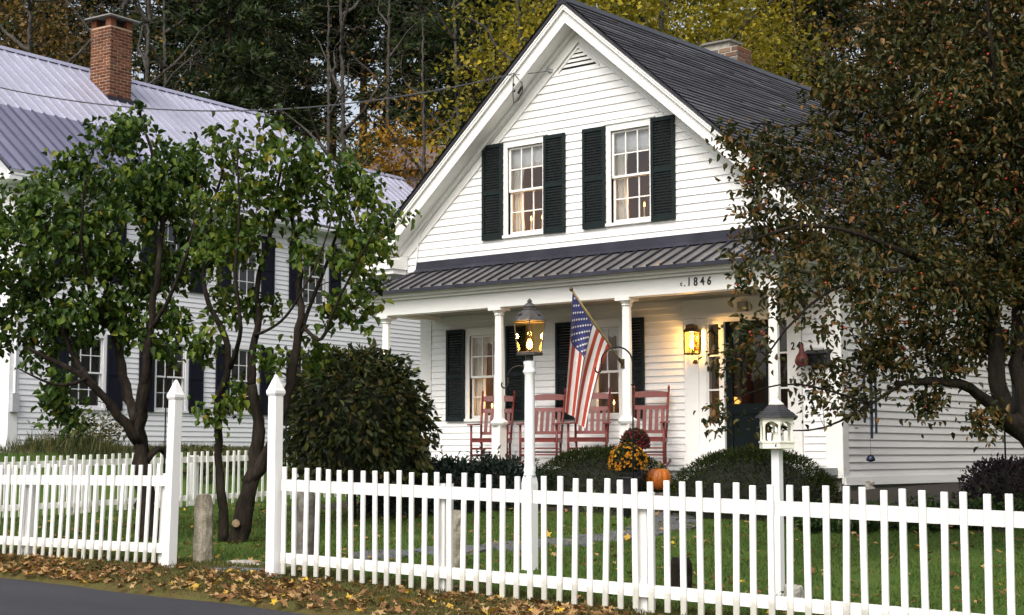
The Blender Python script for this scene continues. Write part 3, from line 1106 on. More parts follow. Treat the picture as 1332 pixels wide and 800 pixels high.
def porch():
    # floor boards, skirt
    fl = MB().box(XL + .05, XR - .05, 18.22, YW - .036, .90, .965).build('porch_floor', 'porch_floor', house)
    x = XL + .05
    while x < XR - .06:
        MB().box(x, x + .118, 18.16, YW - .036, .966, 1.0).build('floor_board', 'porch_floor', fl)
        x += .1215
    MB().box(XL + .05, XR - .05, 18.24, 18.27, .35, .9).build('porch_skirt', 'trim_cool', house)
    # ceiling of beaded boards, running along the porch
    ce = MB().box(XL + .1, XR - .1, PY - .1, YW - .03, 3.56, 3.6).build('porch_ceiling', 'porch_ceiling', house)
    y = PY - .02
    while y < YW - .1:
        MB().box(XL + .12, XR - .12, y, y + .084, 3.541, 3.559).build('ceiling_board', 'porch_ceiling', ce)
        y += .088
    # columns: plinth, turned flare, eight-sided tapering shaft, capital
    proto = None
    for px in PX:
        if proto is None:
            m = MB()
            m.box(px - .082, px + .082, PY - .082, PY + .082, 1.0, 1.63)
            proto = m.build('column', 'trim', house)
            s = MB()
            s.lathe([(.118, 1.63), (.142, 1.665), (.142, 1.69), (.10, 1.72), (.085, 1.75)], (px, PY, 0), 8, math.pi / 8)
            s.build('column_base', 'trim', proto)
            s = MB()
            s.lathe([(.083, 1.75), (.080, 2.3), (.068, 3.34)], (px, PY, 0), 8, math.pi / 8)
            s.build('shaft', 'trim', proto)
            s = MB()
            s.lathe([(.068, 3.34), (.09, 3.355), (.075, 3.375), (.12, 3.42)], (px, PY, 0), 8, math.pi / 8)
            s.box(px - .125, px + .125, PY - .125, PY + .125, 3.42, 3.465)
            s.build('capital', 'trim', proto)
        else:
            c = copy_tree(proto, house)
            c.location.x += px - PX[0]
    # beam, cornice
    bm = MB()
    bm.box(PX[0] - .13, PX[3] + .13, PY - .11, PY + .11, 3.466, 3.70)
    bm.build('porch_beam', 'trim', house)
    for x in (PX[0], PX[3]):
        MB().box(x - .10, x + .10, PY + .111, YW - .03, 3.468, 3.70).build('porch_side_beam', 'trim', house)
    e0, e1 = XA - 4.14, XA + 4.14
    def ring(y0, y1, xin, z0, z1, nm):
        q = MB()
        q.box(e0 + xin, e1 - xin, y0, y1, z0, z1)
        q.box(e0 + xin, e0 + xin + (y1 - y0), y1, YW - .03, z0, z1)
        q.box(e1 - xin - (y1 - y0), e1 - xin, y1, YW - .03, z0, z1)
        q.build(nm, 'trim', house)
    ring(PY - .17, PY - .05, .19, 3.701, 3.745, 'bed_mould')
    ring(PY - .245, PY - .05, .10, 3.746, 3.785, 'cornice_mould')
    ring(PY - .30, PY - .05, .045, 3.786, 3.835, 'porch_fascia')
    # standing-seam roof: front slope with hips, panel by panel
    ez, tz, ey, ty = 3.842, 4.225, 18.14, 18.985
    xl0, xr0, xl1, xr1 = e0, e1, XA - 3.38, XA + 3.38
    deck = MB()
    deck.add([(xl0, ey, ez - .004), (xr0, ey, ez - .004), (xr1, ty, tz - .004), (xl1, ty, tz - .004), (xl0, YW - .03, ez - .004), (xr0, YW - .03, ez - .004), (xl1, YW - .03, tz - .004), (xr1, YW - .03, tz - .004)],
             [(0, 1, 2, 3), (4, 0, 3, 6), (1, 5, 7, 2), (0, 4, 5, 1)])
    rf = deck.build('porch_roof', 'flashing', house)
    n = 36
    sl_len = math.hypot(ty - ey, tz - ez)
    nv = np.array([0, -(tz - ez), ty - ey]) / sl_len
    for k in range(n):
        a, b = xl0 + (xr0 - xl0) * k / n, xl0 + (xr0 - xl0) * (k + 1) / n
        # each strip runs straight up the slope until it meets the hip
        def top(x):
            t = 1.0
            if x < xl1:
                t = (x - xl0) / (xl1 - xl0)
            if x > xr1:
                t = (xr0 - x) / (xr0 - xr1)
            return max(0.0, min(1.0, t))
        ta, tb = top(a), top(b)
        def pt(x, t, h):
            return np.array([x, ey + (ty - ey) * t, ez + (tz - ez) * t]) + nv * h
        pts = [pt(a + .004, 0, .006), pt(b - .004, 0, .006), pt(b - .004, tb, .006), pt(a + .004, ta, .006)]
        if ta < .02 or tb < .02:
            pts = [pt(a + .004, 0, .006), pt(b - .004, 0, .006), pt(b - .004, max(tb, .01), .006), pt(a + .004, max(ta, .01), .006)]
        q = MB()
        q.prism([tuple(p) for p in pts], tuple(nv * -.005))
        pn = q.build('roof_panel', 'porch_metal', rf)
        if ta > .05:
            q = MB()
            w = .014
            A0, A1 = pt(a - w, -.012, .004), pt(a + w, -.012, .004)
            B0, B1 = pt(a - w, ta, .004), pt(a + w, ta, .004)
            q.hexa([A0, A1, B1, B0, A0 + nv * .034, A1 + nv * .034, B1 + nv * .034, B0 + nv * .034])
            q.build('standing_seam', 'flashing', rf)
    for s, xe, xt in ((-1, xl0, xl1), (1, xr0, xr1)):
        q = MB()
        q.tube([(xe, ey, ez + .01), (xt, ty, tz + .01)], .026, 6)
        q.build('hip_cap', 'flashing', rf)
    q = MB()
    q.hexa([(xl1 - .05, ty - .10, tz - .01), (xr1 + .05, ty - .10, tz - .01), (xr1 + .05, YU - .027, tz - .01), (xl1 - .05, YU - .027, tz - .01),
            (xl1 - .05, ty - .02, tz + .055), (xr1 + .05, ty - .02, tz + .055), (xr1 + .05, YU - .027, tz + .055), (xl1 - .05, YU - .027, tz + .055)])
    q.box(xl1 - .05, xr1 + .05, YU - .034, YU - .017, tz + .0551, tz + .17)
    q.build('flashing', 'flashing', rf)
    MB().box(xl0 - .01, xr0 + .01, ey - .012, ey + .004, ez - .05, ez + .004).build('drip_edge', 'flashing', rf)


porch()


def front_door():
    # pilasters, entablature, sidelights, half-glazed door
    s = MB()
    for a, b in ((-12.87, -12.63), (-11.12, -10.90)):
        s = MB().box(a, b, YW - .045, YW + .02, FLOOR, 3.24)
        s.box(a - .015, b + .015, YW - .06, YW + .02, FLOOR - .03, FLOOR + .16)
        s.build('pilaster', 'trim', house)
    e = MB().box(-12.89, -10.88, YW - .05, YW + .02, 3.241, 3.50)
    e.box(-12.91, -10.86, YW - .085, YW + .02, 3.22, 3.27)
    e.build('entablature', 'trim', house)
    fr = MB()
    fr.box(-12.63, -12.50, YW - .02, YW + .09, FLOOR, 3.219)
    fr.box(-12.27, -12.20, YW - .015, YW + .09, FLOOR, 3.219)
    fr.box(-11.40, -11.33, YW - .015, YW + .09, FLOOR, 3.219)
    fr.box(-12.20, -11.40, YW - .015, YW + .09, 3.15, 3.219)
    fr.box(-12.50, -12.27, YW - .01, YW + .08, 3.15, 3.218)
    fr.box(-12.50, -12.27, YW - .01, YW + .08, FLOOR, 1.62)
    fr.box(-11.33, -11.12, YW - .01, YW + .08, FLOOR, 1.62)
    fr.box(-11.33, -11.12, YW - .01, YW + .08, 3.15, 3.218)
    fr.box(-11.12, -11.08, YW - .01, YW + .08, FLOOR, 3.218)
    fr.build('door_frame', 'trim', house)
    for a, b in ((-12.50, -12.27), (-11.33, -11.12)):
        q = MB()
        q.box(a, a + .025, YW + .0, YW + .04, 1.62, 3.15)
        q.box(b - .025, b, YW + .0, YW + .04, 1.62, 3.15)
        for z in (1.62, 2.13, 2.64, 3.125):
            q.box(a + .025, b - .025, YW + .001, YW + .039, z, z + .025)
        sd = q.build('sidelight', 'trim', house)
        for z in (1.645, 2.155, 2.665):
            MB().add([(a + .025, YW + .02, z), (b - .025, YW + .02, z), (b - .025, YW + .021, z + .485), (a + .025, YW + .019, z + .485)], [(0, 1, 2, 3)]).build('pane', 'window_glass', sd)
    d = MB()
    a, b, y0, y1 = -12.195, -11.405, YW + .03, YW + .075
    d.box(a, a + .11, y0, y1, FLOOR, 3.148)
    d.box(b - .11, b, y0, y1, FLOOR, 3.148)
    for z0, z1 in ((FLOOR, FLOOR + .2), (1.78, 1.93), (3.03, 3.148)):
        d.box(a + .11, b - .11, y0 + .001, y1, z0, z1)
    d.box(a + .11, b - .11, y0 + .018, y1 - .01, FLOOR + .2, 1.78)
    dr = d.build('front_door', 'door_green', house)
    MB().add([(a + .11, y0 + .025, 1.93), (b - .11, y0 + .025, 1.93), (b - .11, y0 + .026, 3.03), (a + .11, y0 + .024, 3.03)], [(0, 1, 2, 3)]).build('pane', 'window_glass', dr)
    q = MB()
    q.tube([(a + .055, y0, 2.0), (a + .055, y0 - .05, 2.0)], .012, 8)
    q.lathe([(.012, -.03), (.028, -.015), (.028, .015), (.012, .03)], (a + .055, y0 - .055, 2.0), 10)
    q.build('handle', 'bronze', dr)
    # the hall behind the glass
    h = MB()
    a0, a1, c0, c1, o0, o1 = -12.6, -11.0, 1.0, 3.3, YW + .125, YW + 1.5
    h.add([(a0, o0, c0), (a1, o0, c0), (a1, o1, c0), (a0, o1, c0), (a0, o0, c1), (a1, o0, c1), (a1, o1, c1), (a0, o1, c1)],
          [(0, 3, 2, 1), (4, 5, 6, 7), (1, 2, 6, 5), (3, 0, 4, 7), (2, 3, 7, 6)])
    h.build('hall', 'interior_dark', house)
    # stone steps down to the lawn
    for k in range(3):
        MB().box(-12.7, -11.1, 17.95 - .33 * k, 18.21 - .001 * k + (0 if k == 0 else -.26 - .33 * (k - 1)), .3, .84 - .17 * k).build('stone_step', 'granite', house, bevel=.012)
    # lamp with a lit shade on a table in the hall
    t = thing('table_lamp', 'glowing orange shaded table lamp seen through the sidelight by the front door', 'lamp', (-12.38, YW + .55, 1.42))
    MB().box(-12.55, -12.2, YW + .38, YW + .72, 1.0, 1.42).build('stand', 'interior_dark', t)
    MB().lathe([(.06, 1.42), (.05, 1.45), (.02, 1.5), (.05, 1.6), (.02, 1.75)], (-12.38, YW + .55, 0), 12).build('base', 'bronze', t)
    MB().lathe([(.15, 1.75), (.085, 2.05)], (-12.38, YW + .55, 0), 16, cap=False).build('lamp_shade', 'lamp_shade_lit', t)


front_door()


def dress_windows():
    """curtains, shades and electric candles"""
    spots = [('porch window farther from the front door', LOWW[0], YW), ('porch window nearer the front door', LOWW[1], YW),
             ('gable window farther from the berry tree', UPW[0], YU), ('gable window nearer the berry tree', UPW[1], YU)]
    for i, (where, (x0, x1, z0, z1), Y) in enumerate(spots):
        def left(s, t, x0=x0, x1=x1, z0=z0, z1=z1, Y=Y):
            w = .46 - .20 * math.sin(min(1, t * 1.15) * math.pi * .8) if i >= 2 else .40 - .1 * t
            x = x0 - .04 + s * (x1 - x0) * w
            return (x, Y + .155 + .018 * math.sin(s * 26 + 1), z1 + .02 - t * (z1 - z0 + .02))
        cloth_panel('curtain', left, 24, 12, 'curtain', ('cream curtain on the side away from the door, ' if i < 2 else 'cream curtain tied back in the ') + where, 'curtain')
        if i < 2:
            def right(s, t, x0=x0, x1=x1, z0=z0, z1=z1, Y=Y):
                w = .30 - .08 * t
                return (x1 + .04 - s * (x1 - x0) * w, Y + .155 + .018 * math.sin(s * 22), z1 + .02 - t * (z1 - z0 + .02))
            cloth_panel('curtain', right, 20, 12, 'curtain', 'cream curtain on the side toward the door, ' + where, 'curtain')
        def shade(s, t, x0=x0, x1=x1, z1=z1, Y=Y):
            return (x0 - .02 + s * (x1 - x0 + .04), Y + .125, z1 + .02 - t * ((.36 if i >= 2 else .16) + .015 * math.sin(s * 40)))
        cloth_panel('window_shade', shade, 30, 4, 'shade_cloth', 'white shade drawn partway down the ' + where, 'shade')
        cs = [.62] if i != 0 else [.40, .62]
        if i == 2:
            cs = [.40, .72]
        for j, c in enumerate(cs):
            cx, cy, cz = x0 + (x1 - x0) * c, Y + .23, z0 + (.03 if i < 2 else .08)
            lab = 'lit electric candle in the ' + where
            if i == 2:
                lab = ('lit electric candle beside the curtain, ' if j == 0 else 'lit electric candle away from the curtain, ') + where
            if i == 0:
                lab = ('first' if j == 0 else 'second') + ' lit electric candle counting toward the door, ' + where
            k = thing('electric_candle', lab, 'candle', (cx, cy, z0))
            MB().box(cx - .05, cx + .05, cy - .04, cy + .04, z0 - .02, cz).build('base', 'candle', k)
            MB().lathe([(.03, 0), (.014, .02), (.012, .16)], (cx, cy, cz), 10).build('stick', 'candle', k)
            MB().lathe([(.006, .16), (.014, .185), (.011, .205), (.002, .235)], (cx, cy, cz), 8).build('bulb', 'flame', k)
            ld = bpy.data.lights.new('candle_light', 'POINT')
            ld.energy = 2.6
            ld.color = (1, .5, .17)
            ld.shadow_soft_size = .02
            lo = bpy.data.objects.new('candle_light', ld)
            COL.objects.link(lo)
            lo.parent = k
            lo.location = (0, .0, cz - z0 + .27)


dress_windows()


# ================================================================== the neighbour's long white house
NTH = math.radians(5.2)
N_O = (-26.45, 16.6, 1.15)
nhouse = thing('long_house', 'long white clapboard house with pale metal roof and brick chimney behind the bushy trees', 'house', N_O, NTH)


def to_n(x, y, z):
    c, s = math.cos(NTH), math.sin(NTH)
    return (N_O[0] + c * x - s * y, N_O[1] + s * x + c * y, z)


def neighbour():
    Z0 = 1.15
    NW = 8.0
    y0, y1, y2 = .30, 11.5, 17.2
    zb, ze, zr, ze2, zr2 = 1.36 - Z0, 6.55 - Z0, 10.3 - Z0, 6.0 - Z0, 9.45 - Z0
    T = lambda a, o, z: (o, a, z)
    lows = [(1.76, 2.60), (4.05, 4.89), (6.28, 7.10), (8.62, 9.46)]
    holes = [(a, b, 2.12 - Z0, 3.55 - Z0) for a, b in lows] + [(a, b, 4.75 - Z0, 6.12 - Z0) for a, b in lows]
    m = MB()
    sheath(m, y0, y2, zb - .05, ze, holes, T)
    w = m.build('side_wall', 'siding_neighbour', nhouse)
    j = MB()
    clapboards(w, y0 + .2, y2, zb, ze - .3, .108, [(a - .075, b + .075, c - .045, d + .105) for a, b, c, d in holes], T, 'siding_neighbour', joined=j)
    cl = j.build('clapboards', 'siding_neighbour', w)
    cl['kind'] = 'stuff'
    for k, (a, b, c, d) in enumerate(holes):
        window(nhouse, a, b, c, d, T, 'trim_cool', cols=3, rows=2, room='interior_dark', cap=False)
        shutter(nhouse, a - .50, a - .085, c - .04, d + .08, T, 'shutter_neighbour', slats=False)
        shutter(nhouse, b + .085, b + .50, c - .04, d + .08, T, 'shutter_neighbour', slats=False)
    MB().box(0, .03, y0 - .02, y0 + .2, zb - .1, ze).build('corner_board', 'trim_cool', nhouse)
    MB().box(-.2, .0, y0 - .03, y0 - .001, zb - .1, ze).build('corner_board', 'trim_cool', nhouse)
    MB().box(0, .05, y0, y1 + .1, ze - .30, ze - .02).build('frieze', 'trim_cool', nhouse)
    MB().box(0, .05, y1 + .101, y2, ze2 - .25, ze2 - .02).build('frieze', 'trim_cool', nhouse)
    MB().box(-.15, .02, y0 - .01, y2, -.9, zb - .001).build('foundation', 'foundation', nhouse)
    # gable ends and back
    for yy, (e, r), nm in ((y0, (ze, zr), 'front_wall'), (y1, (ze, zr), 'gable_wall'), (y2, (ze2, zr2), 'back_wall')):
        g = MB()
        g.prism([(-NW, yy, -.9), (-.001, yy, -.9), (-.001, yy, e), (-NW / 2, yy, r - .12), (-NW, yy, e)], (0, .12 if yy < 17 else -.12, 0))
        g.build(nm, 'siding_neighbour', nhouse)
    MB().box(-NW, -NW + .12, y0, y2, -.9, ze).build('side_wall', 'siding_neighbour', nhouse)
    # roofs
    def roof(ya, yb, e_x, zr_, pit, nm):
        for s in (1, -1):
            q = MB()
            ex = -NW / 2 + s * e_x
            zz = zr_ - pit * e_x
            p = [(-NW / 2, ya, zr_), (ex, ya, zz), (ex, ya, zz - .06), (-NW / 2, ya, zr_ - .06)]
            q.prism(p if s < 0 else p[::-1], (0, yb - ya, 0))
            rf = q.build(nm, 'lead', nhouse)
            if s < 0:
                continue
            L = math.hypot(e_x, pit * e_x)
            nv = np.array([pit, 0, 1.0]) / math.hypot(1, pit)
            k = 0
            y = ya
            while y < yb - .02:
                yn = min(y + .305, yb)
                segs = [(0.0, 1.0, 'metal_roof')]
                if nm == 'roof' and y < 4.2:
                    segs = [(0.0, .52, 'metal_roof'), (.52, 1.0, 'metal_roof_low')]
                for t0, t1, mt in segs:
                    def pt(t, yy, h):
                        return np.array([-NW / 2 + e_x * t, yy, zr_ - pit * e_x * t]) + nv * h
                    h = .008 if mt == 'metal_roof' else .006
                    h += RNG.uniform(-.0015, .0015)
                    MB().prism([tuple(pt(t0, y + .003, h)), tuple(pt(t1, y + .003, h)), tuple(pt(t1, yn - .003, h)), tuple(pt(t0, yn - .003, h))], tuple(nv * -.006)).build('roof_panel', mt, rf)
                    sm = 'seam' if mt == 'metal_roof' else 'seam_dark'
                    wd = .016 if mt == 'metal_roof' else .024
                    A, B, C_, D = pt(t0, y - wd, .006), pt(t1, y - wd, .006), pt(t1, y + wd, .006), pt(t0, y + wd, .006)
                    MB().hexa([A, B, C_, D, *(q_ + nv * .03 for q_ in (A, B, C_, D))]).build('standing_seam', sm, rf)
                y = yn
            MB().prism([(-NW / 2 - .13, ya - .02, zr_ - .055), (-NW / 2 + .13, ya - .02, zr_ - .055), (-NW / 2, ya - .02, zr_ + .06)], (0, yb - ya + .04, 0)).build('ridge_cap', 'seam', rf)
    roof(-.15, y1 + .25, 4.42, zr, .83, 'roof')
    roof(y1 + .26, y2 + .25, 4.35, zr2, .80, 'ell_roof')
    # eaves, gutter board, return at the near corner
    q = MB()
    q.box(.05, .40, -.12, y1 + .2, ze - .06, ze + .0)
    q.box(.34, .42, -.14, y1 + .2, ze - .02, ze + .09)
    q.build('cornice', 'trim_cool', nhouse)
    MB().box(-.5, .42, -.16, .27, ze - .12, ze - .061).build('cornice_return', 'trim', nhouse)
    q = MB()
    q.box(.05, .36, y1 + .21, y2 + .2, ze2 - .08, ze2 + .04)
    q.build('cornice', 'trim_cool', nhouse)
    # chimney
    cx, cy = -3.25, 5.45
    zb_ = zr - .83 * (.35) - .9
    ch = MB().box(cx - .33, cx + .33, cy - .33, cy + .33, zb_, 11.18 - Z0).build('chimney', 'mortar', nhouse)
    bricks(ch, cx, cy, .66, .66, 9.42 - Z0, 11.17 - Z0, .215, .075, 'brick', (0, 0, 0), mj=.024)
    for sx in (-1, 1):
        for sy in (-1, 1):
            MB().cbox((cx + sx * .25, cy + sy * .25, 11.28 - Z0), .17, .17, .2).build('cap_pier', 'brick', ch)
    MB().box(cx - .2, cx + .2, cy - .2, cy + .2, 11.181 - Z0, 11.34 - Z0).build('flue', 'black_paint', ch)
    q = MB()
    q.hexa([(cx - .46, cy - .46, 11.381 - Z0), (cx + .46, cy - .46, 11.381 - Z0), (cx + .46, cy + .46, 11.381 - Z0), (cx - .46, cy + .46, 11.381 - Z0),
            (cx - .44, cy - .44, 11.42 - Z0), (cx + .44, cy - .44, 11.42 - Z0), (cx + .44, cy + .44, 11.42 - Z0), (cx - .44, cy + .44, 11.42 - Z0)])
    q.build('cap_slab', 'concrete', ch)
    MB().box(cx - .40, cx + .36, cy - .40, cy + .40, zb_ + .1, 9.50 - Z0).build('chimney_flashing', 'lead', ch)
    # meter cabinet and conduit at the corner
    MB().box(.031, .12, .31, .47, 2.0 - Z0, 2.35 - Z0).build('meter_box', 'grey_box', nhouse)
    q = MB()
    q.tube([(.06, .39, 2.36 - Z0), (.06, .39, 6.3 - Z0)], .025, 8)
    q.build('conduit', 'trim_cool', nhouse)


neighbour()


# ================================================================== picket fences
def picket_fence(name, label, p0, p1, spacing=.1420, height=.95, wid=.047, post_every=None, rail_on='back', lean=0.0, zoff=.01, posts=(), flip=1, gap=0.0):
    """fence from p0 to p1 (x, y); pickets stand on the +n side facing the road"""
    p0, p1 = np.array(p0, float), np.array(p1, float)
    d = p1 - p0
    L = np.linalg.norm(d)
    d /= L
    n = np.array([d[1], -d[0]]) * flip       # towards the viewer
    ang = math.atan2(d[1], d[0])
    f = thing(name, label, 'fence', (p0[0], p0[1], gz(*p0)), 0)
    org = np.array(ORG[f.name])
    zl = lambda s: .02 + float(np.interp(s, [0, L], [gz(*p0), gz(*p1)])) + zoff
    # picket prototype, upright, facing -y
    pk = MB()
    pk.hexa([(-wid / 2, -.022, 0), (wid / 2, -.022, 0), (wid / 2, 0, 0), (-wid / 2, 0, 0),
             (-wid / 2 + lean, -.022, height), (wid / 2 + lean, -.022, height), (wid / 2 + lean, 0, height), (-wid / 2 + lean, 0, height)])
    proto = pk.build('picket', 'picket_paint', None, bevel=.004)
    data = proto.data
    first = True
    s = gap + spacing * .5
    while s < L - .03:
        o = proto if first else proto.copy()
        if not first:
            COL.objects.link(o)
        first = False
        o.parent = f
        q = p0 + d * s + n * .012
        o.location = (q[0] - org[0], q[1] - org[1], zl(s) - org[2] + RNG.uniform(-.009, .009))
        o.rotation_euler = (RNG.uniform(-.010, .010), RNG.gauss(0, .010), ang if flip == 1 else ang + math.pi)
        if flip != 1:
            o.rotation_euler[2] = ang + math.pi
        s += spacing + RNG.uniform(-.007, .007)
    for za, zb in ((.10, .19), (.74, .84)):
        k = 0
        nseg = max(1, int(L / 2.4))
        for i in range(nseg):
            a, b = L * i / nseg, L * (i + 1) / nseg - .002
            A, B = p0 + d * a, p0 + d * b
            mb = MB()
            lo = lean * (za / height)
            q = []
            for z in (za, zb):
                for pp, sss in ((A, a), (B, b)):
                    for off in (-.026, .0115):
                        w = pp + n * off + d * lo
                        q.append((w[0], w[1], zl(sss) + z))
            # order: A-,A+,B-,B+ below then above
            mb.hexa([q[0], q[2], q[3], q[1], q[4], q[6], q[7], q[5]])
            mb.build('rail', 'fence_paint', f)
    for s in posts:
        pp = p0 + d * s - n * .083
        mb = MB()
        zz = zl(s) - .15
        c, sn = d * .055, n * .055
        pts = []
        for z, lx in ((zz, 0), (zz + .15 + .86, lean)):
            for a, b in ((-1, -1), (1, -1), (1, 1), (-1, 1)):
                w = pp + c * a + sn * b + d * lx
                pts.append((w[0], w[1], z))
        mb.hexa(pts)
        mb.build('fence_post', 'fence_paint', f)
    return f


def gate_post(parent, x, y, h, lean):
    z = gz(x, y) - .1
    w = .053
    lx, ly = lean
    m = MB()
    m.hexa([(x - w, y - w, z), (x + w, y - w, z), (x + w, y + w, z), (x - w, y + w, z),
            (x - w * .93 + lx, y - w * .93 + ly, z + h), (x + w * .93 + lx, y - w * .93 + ly, z + h), (x + w * .93 + lx, y + w * .93 + ly, z + h), (x - w * .93 + lx, y + w * .93 + ly, z + h)])
    p = m.build('gate_post', 'post_paint', parent, bevel=.005)
    c = MB()
    r = math.sqrt(2)
    c.lathe([(w * .98 * r, 0), (w * 1.15 * r, .02), (w * 1.15 * r, .045), (w * 1.0 * r, .06), (w * .42 * r, .15), (w * .12 * r, .19)], (x + lx, y + ly, z + h), 4, math.pi / 4)
    c.build('post_cap', 'post_paint', p)
    return p


FY = 9.5
fr = picket_fence('picket_fence', 'white picket fence with tall post running before the porch house lawn', (-10.50, FY), (-3.6, FY), posts=(1.875, 3.875), gap=-.02)
gate_post(fr, -10.58, FY - .02, 1.72, (.0, 0))
fl = picket_fence('picket_fence', 'leaning white picket fence with tall post beside the road, under the bushy trees', (-18.2, FY), (-12.16, FY), posts=(1.2, 3.6, 5.95), lean=.055, gap=.0)
gate_post(fl, -12.06, FY - .02, 1.70, (.055, .0))
fb = picket_fence('picket_fence', 'white picket fence at the far side of the lawn, dividing it from the long house', (-21.0, 12.2), (-21.1, 24.5), posts=(.1, 2.45, 4.9, 7.35, 9.8, 12.2), height=.92, spacing=.140, flip=1)


# ================================================================== stones
def stone(name, label, x, y, wx, wy, h, mat, seed, cat='stone post', z=None, flat=False, sink=.06):
    r = np.random.default_rng(seed)
    n, m = 14, 9
    vs, fs = [], []
    z0 = (gz(x, y) if z is None else z) - sink
    for j in range(m):
        t = j / (m - 1)
        for k in range(n):
            w = 2 * math.pi * k / n
            sq = 1 / max(abs(math.cos(w)), abs(math.sin(w))) ** .7
            rr = sq * (1 - .10 * t * (1 - flat)) * (1 + r.uniform(-.07, .07))
            if t > .93:
                rr *= .82
            vs.append((x + wx / 2 * rr * math.cos(w), y + wy / 2 * rr * math.sin(w), z0 + (h + sink) * t + r.uniform(-.012, .012) * (t > .1)))
    for j in range(m - 1):
        for k in range(n):
            fs.append((j * n + k, j * n + (k + 1) % n, (j + 1) * n + (k + 1) % n, (j + 1) * n + k))
    fs.append(tuple(range((m - 1) * n, m * n)))
    mb = MB().add(vs, fs)
    o = mb.build(name, mat, None, org=(x, y, z0), smooth=False)
    o.location = (x, y, z0)
    return tag(o, label, cat)


stone('granite_post', 'pale lichen-spotted granite post beside the leaning fence end', -12.02, 9.86, .17, .16, .66, 'granite', 1)
stone('granite_post', 'grey rounded granite post behind the pickets next to the lamp post', -9.62, 10.85, .19, .16, .52, 'granite', 2)
stone('granite_post', 'dark weathered stone post behind the first pickets of the lawn fence', -11.1, 10.35, .17, .15, .70, 'granite_dark', 3)
stone('tree_stump', 'dark short stump behind the fence between lamp post and bird feeder', -6.85, 10.4, .17, .16, .30, 'bark_dark', 4, cat='stump')
stone('round_stone', 'small round pale stone at the foot of the bird feeder post', -5.97, 10.62, .15, .13, .13, 'rock', 5, cat='stone', sink=.03)
stone('round_stone', 'flat-topped pale stone in the shade by the berry tree', *[float(c) for c in on(1115, 652, 'z', .52)[:2]], .5, .35, .16, 'rock', 6, cat='stone', sink=.05)


def slabs():
    # stepping slabs from the gate opening to the door
    pts = [(-11.35, 9.72, .62, .30, 'grey'), (-11.55, 10.0, .55, .26, 'pale')]
    o = stone('stepping_stone', 'flat slab sunk in the turf between the tall gate posts', -11.30, 9.62, .85, .26, .025, 'slate_slab', 21, cat='stepping stone', flat=True, sink=.03)
    o = stone('stepping_stone', 'pale flat slab just inside the gate opening beside the granite post', -11.55, 9.98, .42, .20, .035, 'rock', 22, cat='stepping stone', flat=True, sink=.03)
    o = stone('stepping_stone', 'small pale slab inside the gate opening near the tall lawn fence post', -11.1, 10.12, .40, .20, .035, 'rock', 23, cat='stepping stone', flat=True, sink=.03)
    # flagged path: slabs laid end to end
    A = [(-11.05, 10.9), (-10.72, 11.35), (-10.35, 12.1), (-10.0, 13.0), (-9.85, 13.9), (-9.95, 14.8), (-10.5, 15.8), (-11.2, 16.6), (-11.8, 17.2)]
    pth = MB()
    path = thing('path', None, None, (-10.4, 13.0, gz(-10.4, 13.0)))
    path['kind'] = 'structure'
    path['label'] = 'flagstone path curving across the lawn to the door'
    A = np.array(A)
    seg = np.concatenate([[0], np.cumsum(np.linalg.norm(np.diff(A, axis=0), axis=1))])
    s = 0
    r = random.Random(5)
    while s < seg[-1] - .3:
        ln = r.uniform(.45, .75)
        c = np.array([np.interp(s + ln / 2, seg, A[:, 0]), np.interp(s + ln / 2, seg, A[:, 1])])
        c2 = np.array([np.interp(s + ln, seg, A[:, 0]), np.interp(s + ln, seg, A[:, 1])])
        c1 = np.array([np.interp(s, seg, A[:, 0]), np.interp(s, seg, A[:, 1])])
        d = (c2 - c1) / np.linalg.norm(c2 - c1)
        n = np.array([-d[1], d[0]])
        w = r.uniform(.32, .42)
        k = 8
        poly = []
        for i in range(k):
            a = 2 * math.pi * (i + .5) / k
            q = c + d * math.cos(a) * ln * .53 * r.uniform(.92, 1.05) + n * math.sin(a) * w * r.uniform(.9, 1.08)
            poly.append((q[0], q[1], gz(*q) - .03))
        mb = MB().prism(poly, (0, 0, .046 + r.uniform(0, .01)))
        mb.build('flagstone', 'slate_slab', path)
        s += ln + .03


slabs()


# ================================================================== things in the garden and on the porch
def point_light(parent, loc, energy, color=(1, .55, .2), size=.03, name='lamp_light'):
    ld = bpy.data.lights.new(name, 'POINT')
    ld.energy = energy
    ld.color = color
    ld.shadow_soft_size = size
    o = bpy.data.objects.new(name, ld)
    COL.objects.link(o)
    o.parent = parent
    o.location = loc


def frustum_frame(mb, c, r0, r1, z0, z1, n, rot, t):
    """corner bars of a tapering lantern"""
    for k in range(n):
        a = 2 * math.pi * k / n + rot
        mb.tube([(c[0] + r0 * math.cos(a), c[1] + r0 * math.sin(a), z0), (c[0] + r1 * math.cos(a), c[1] + r1 * math.sin(a), z1)], t, 4)


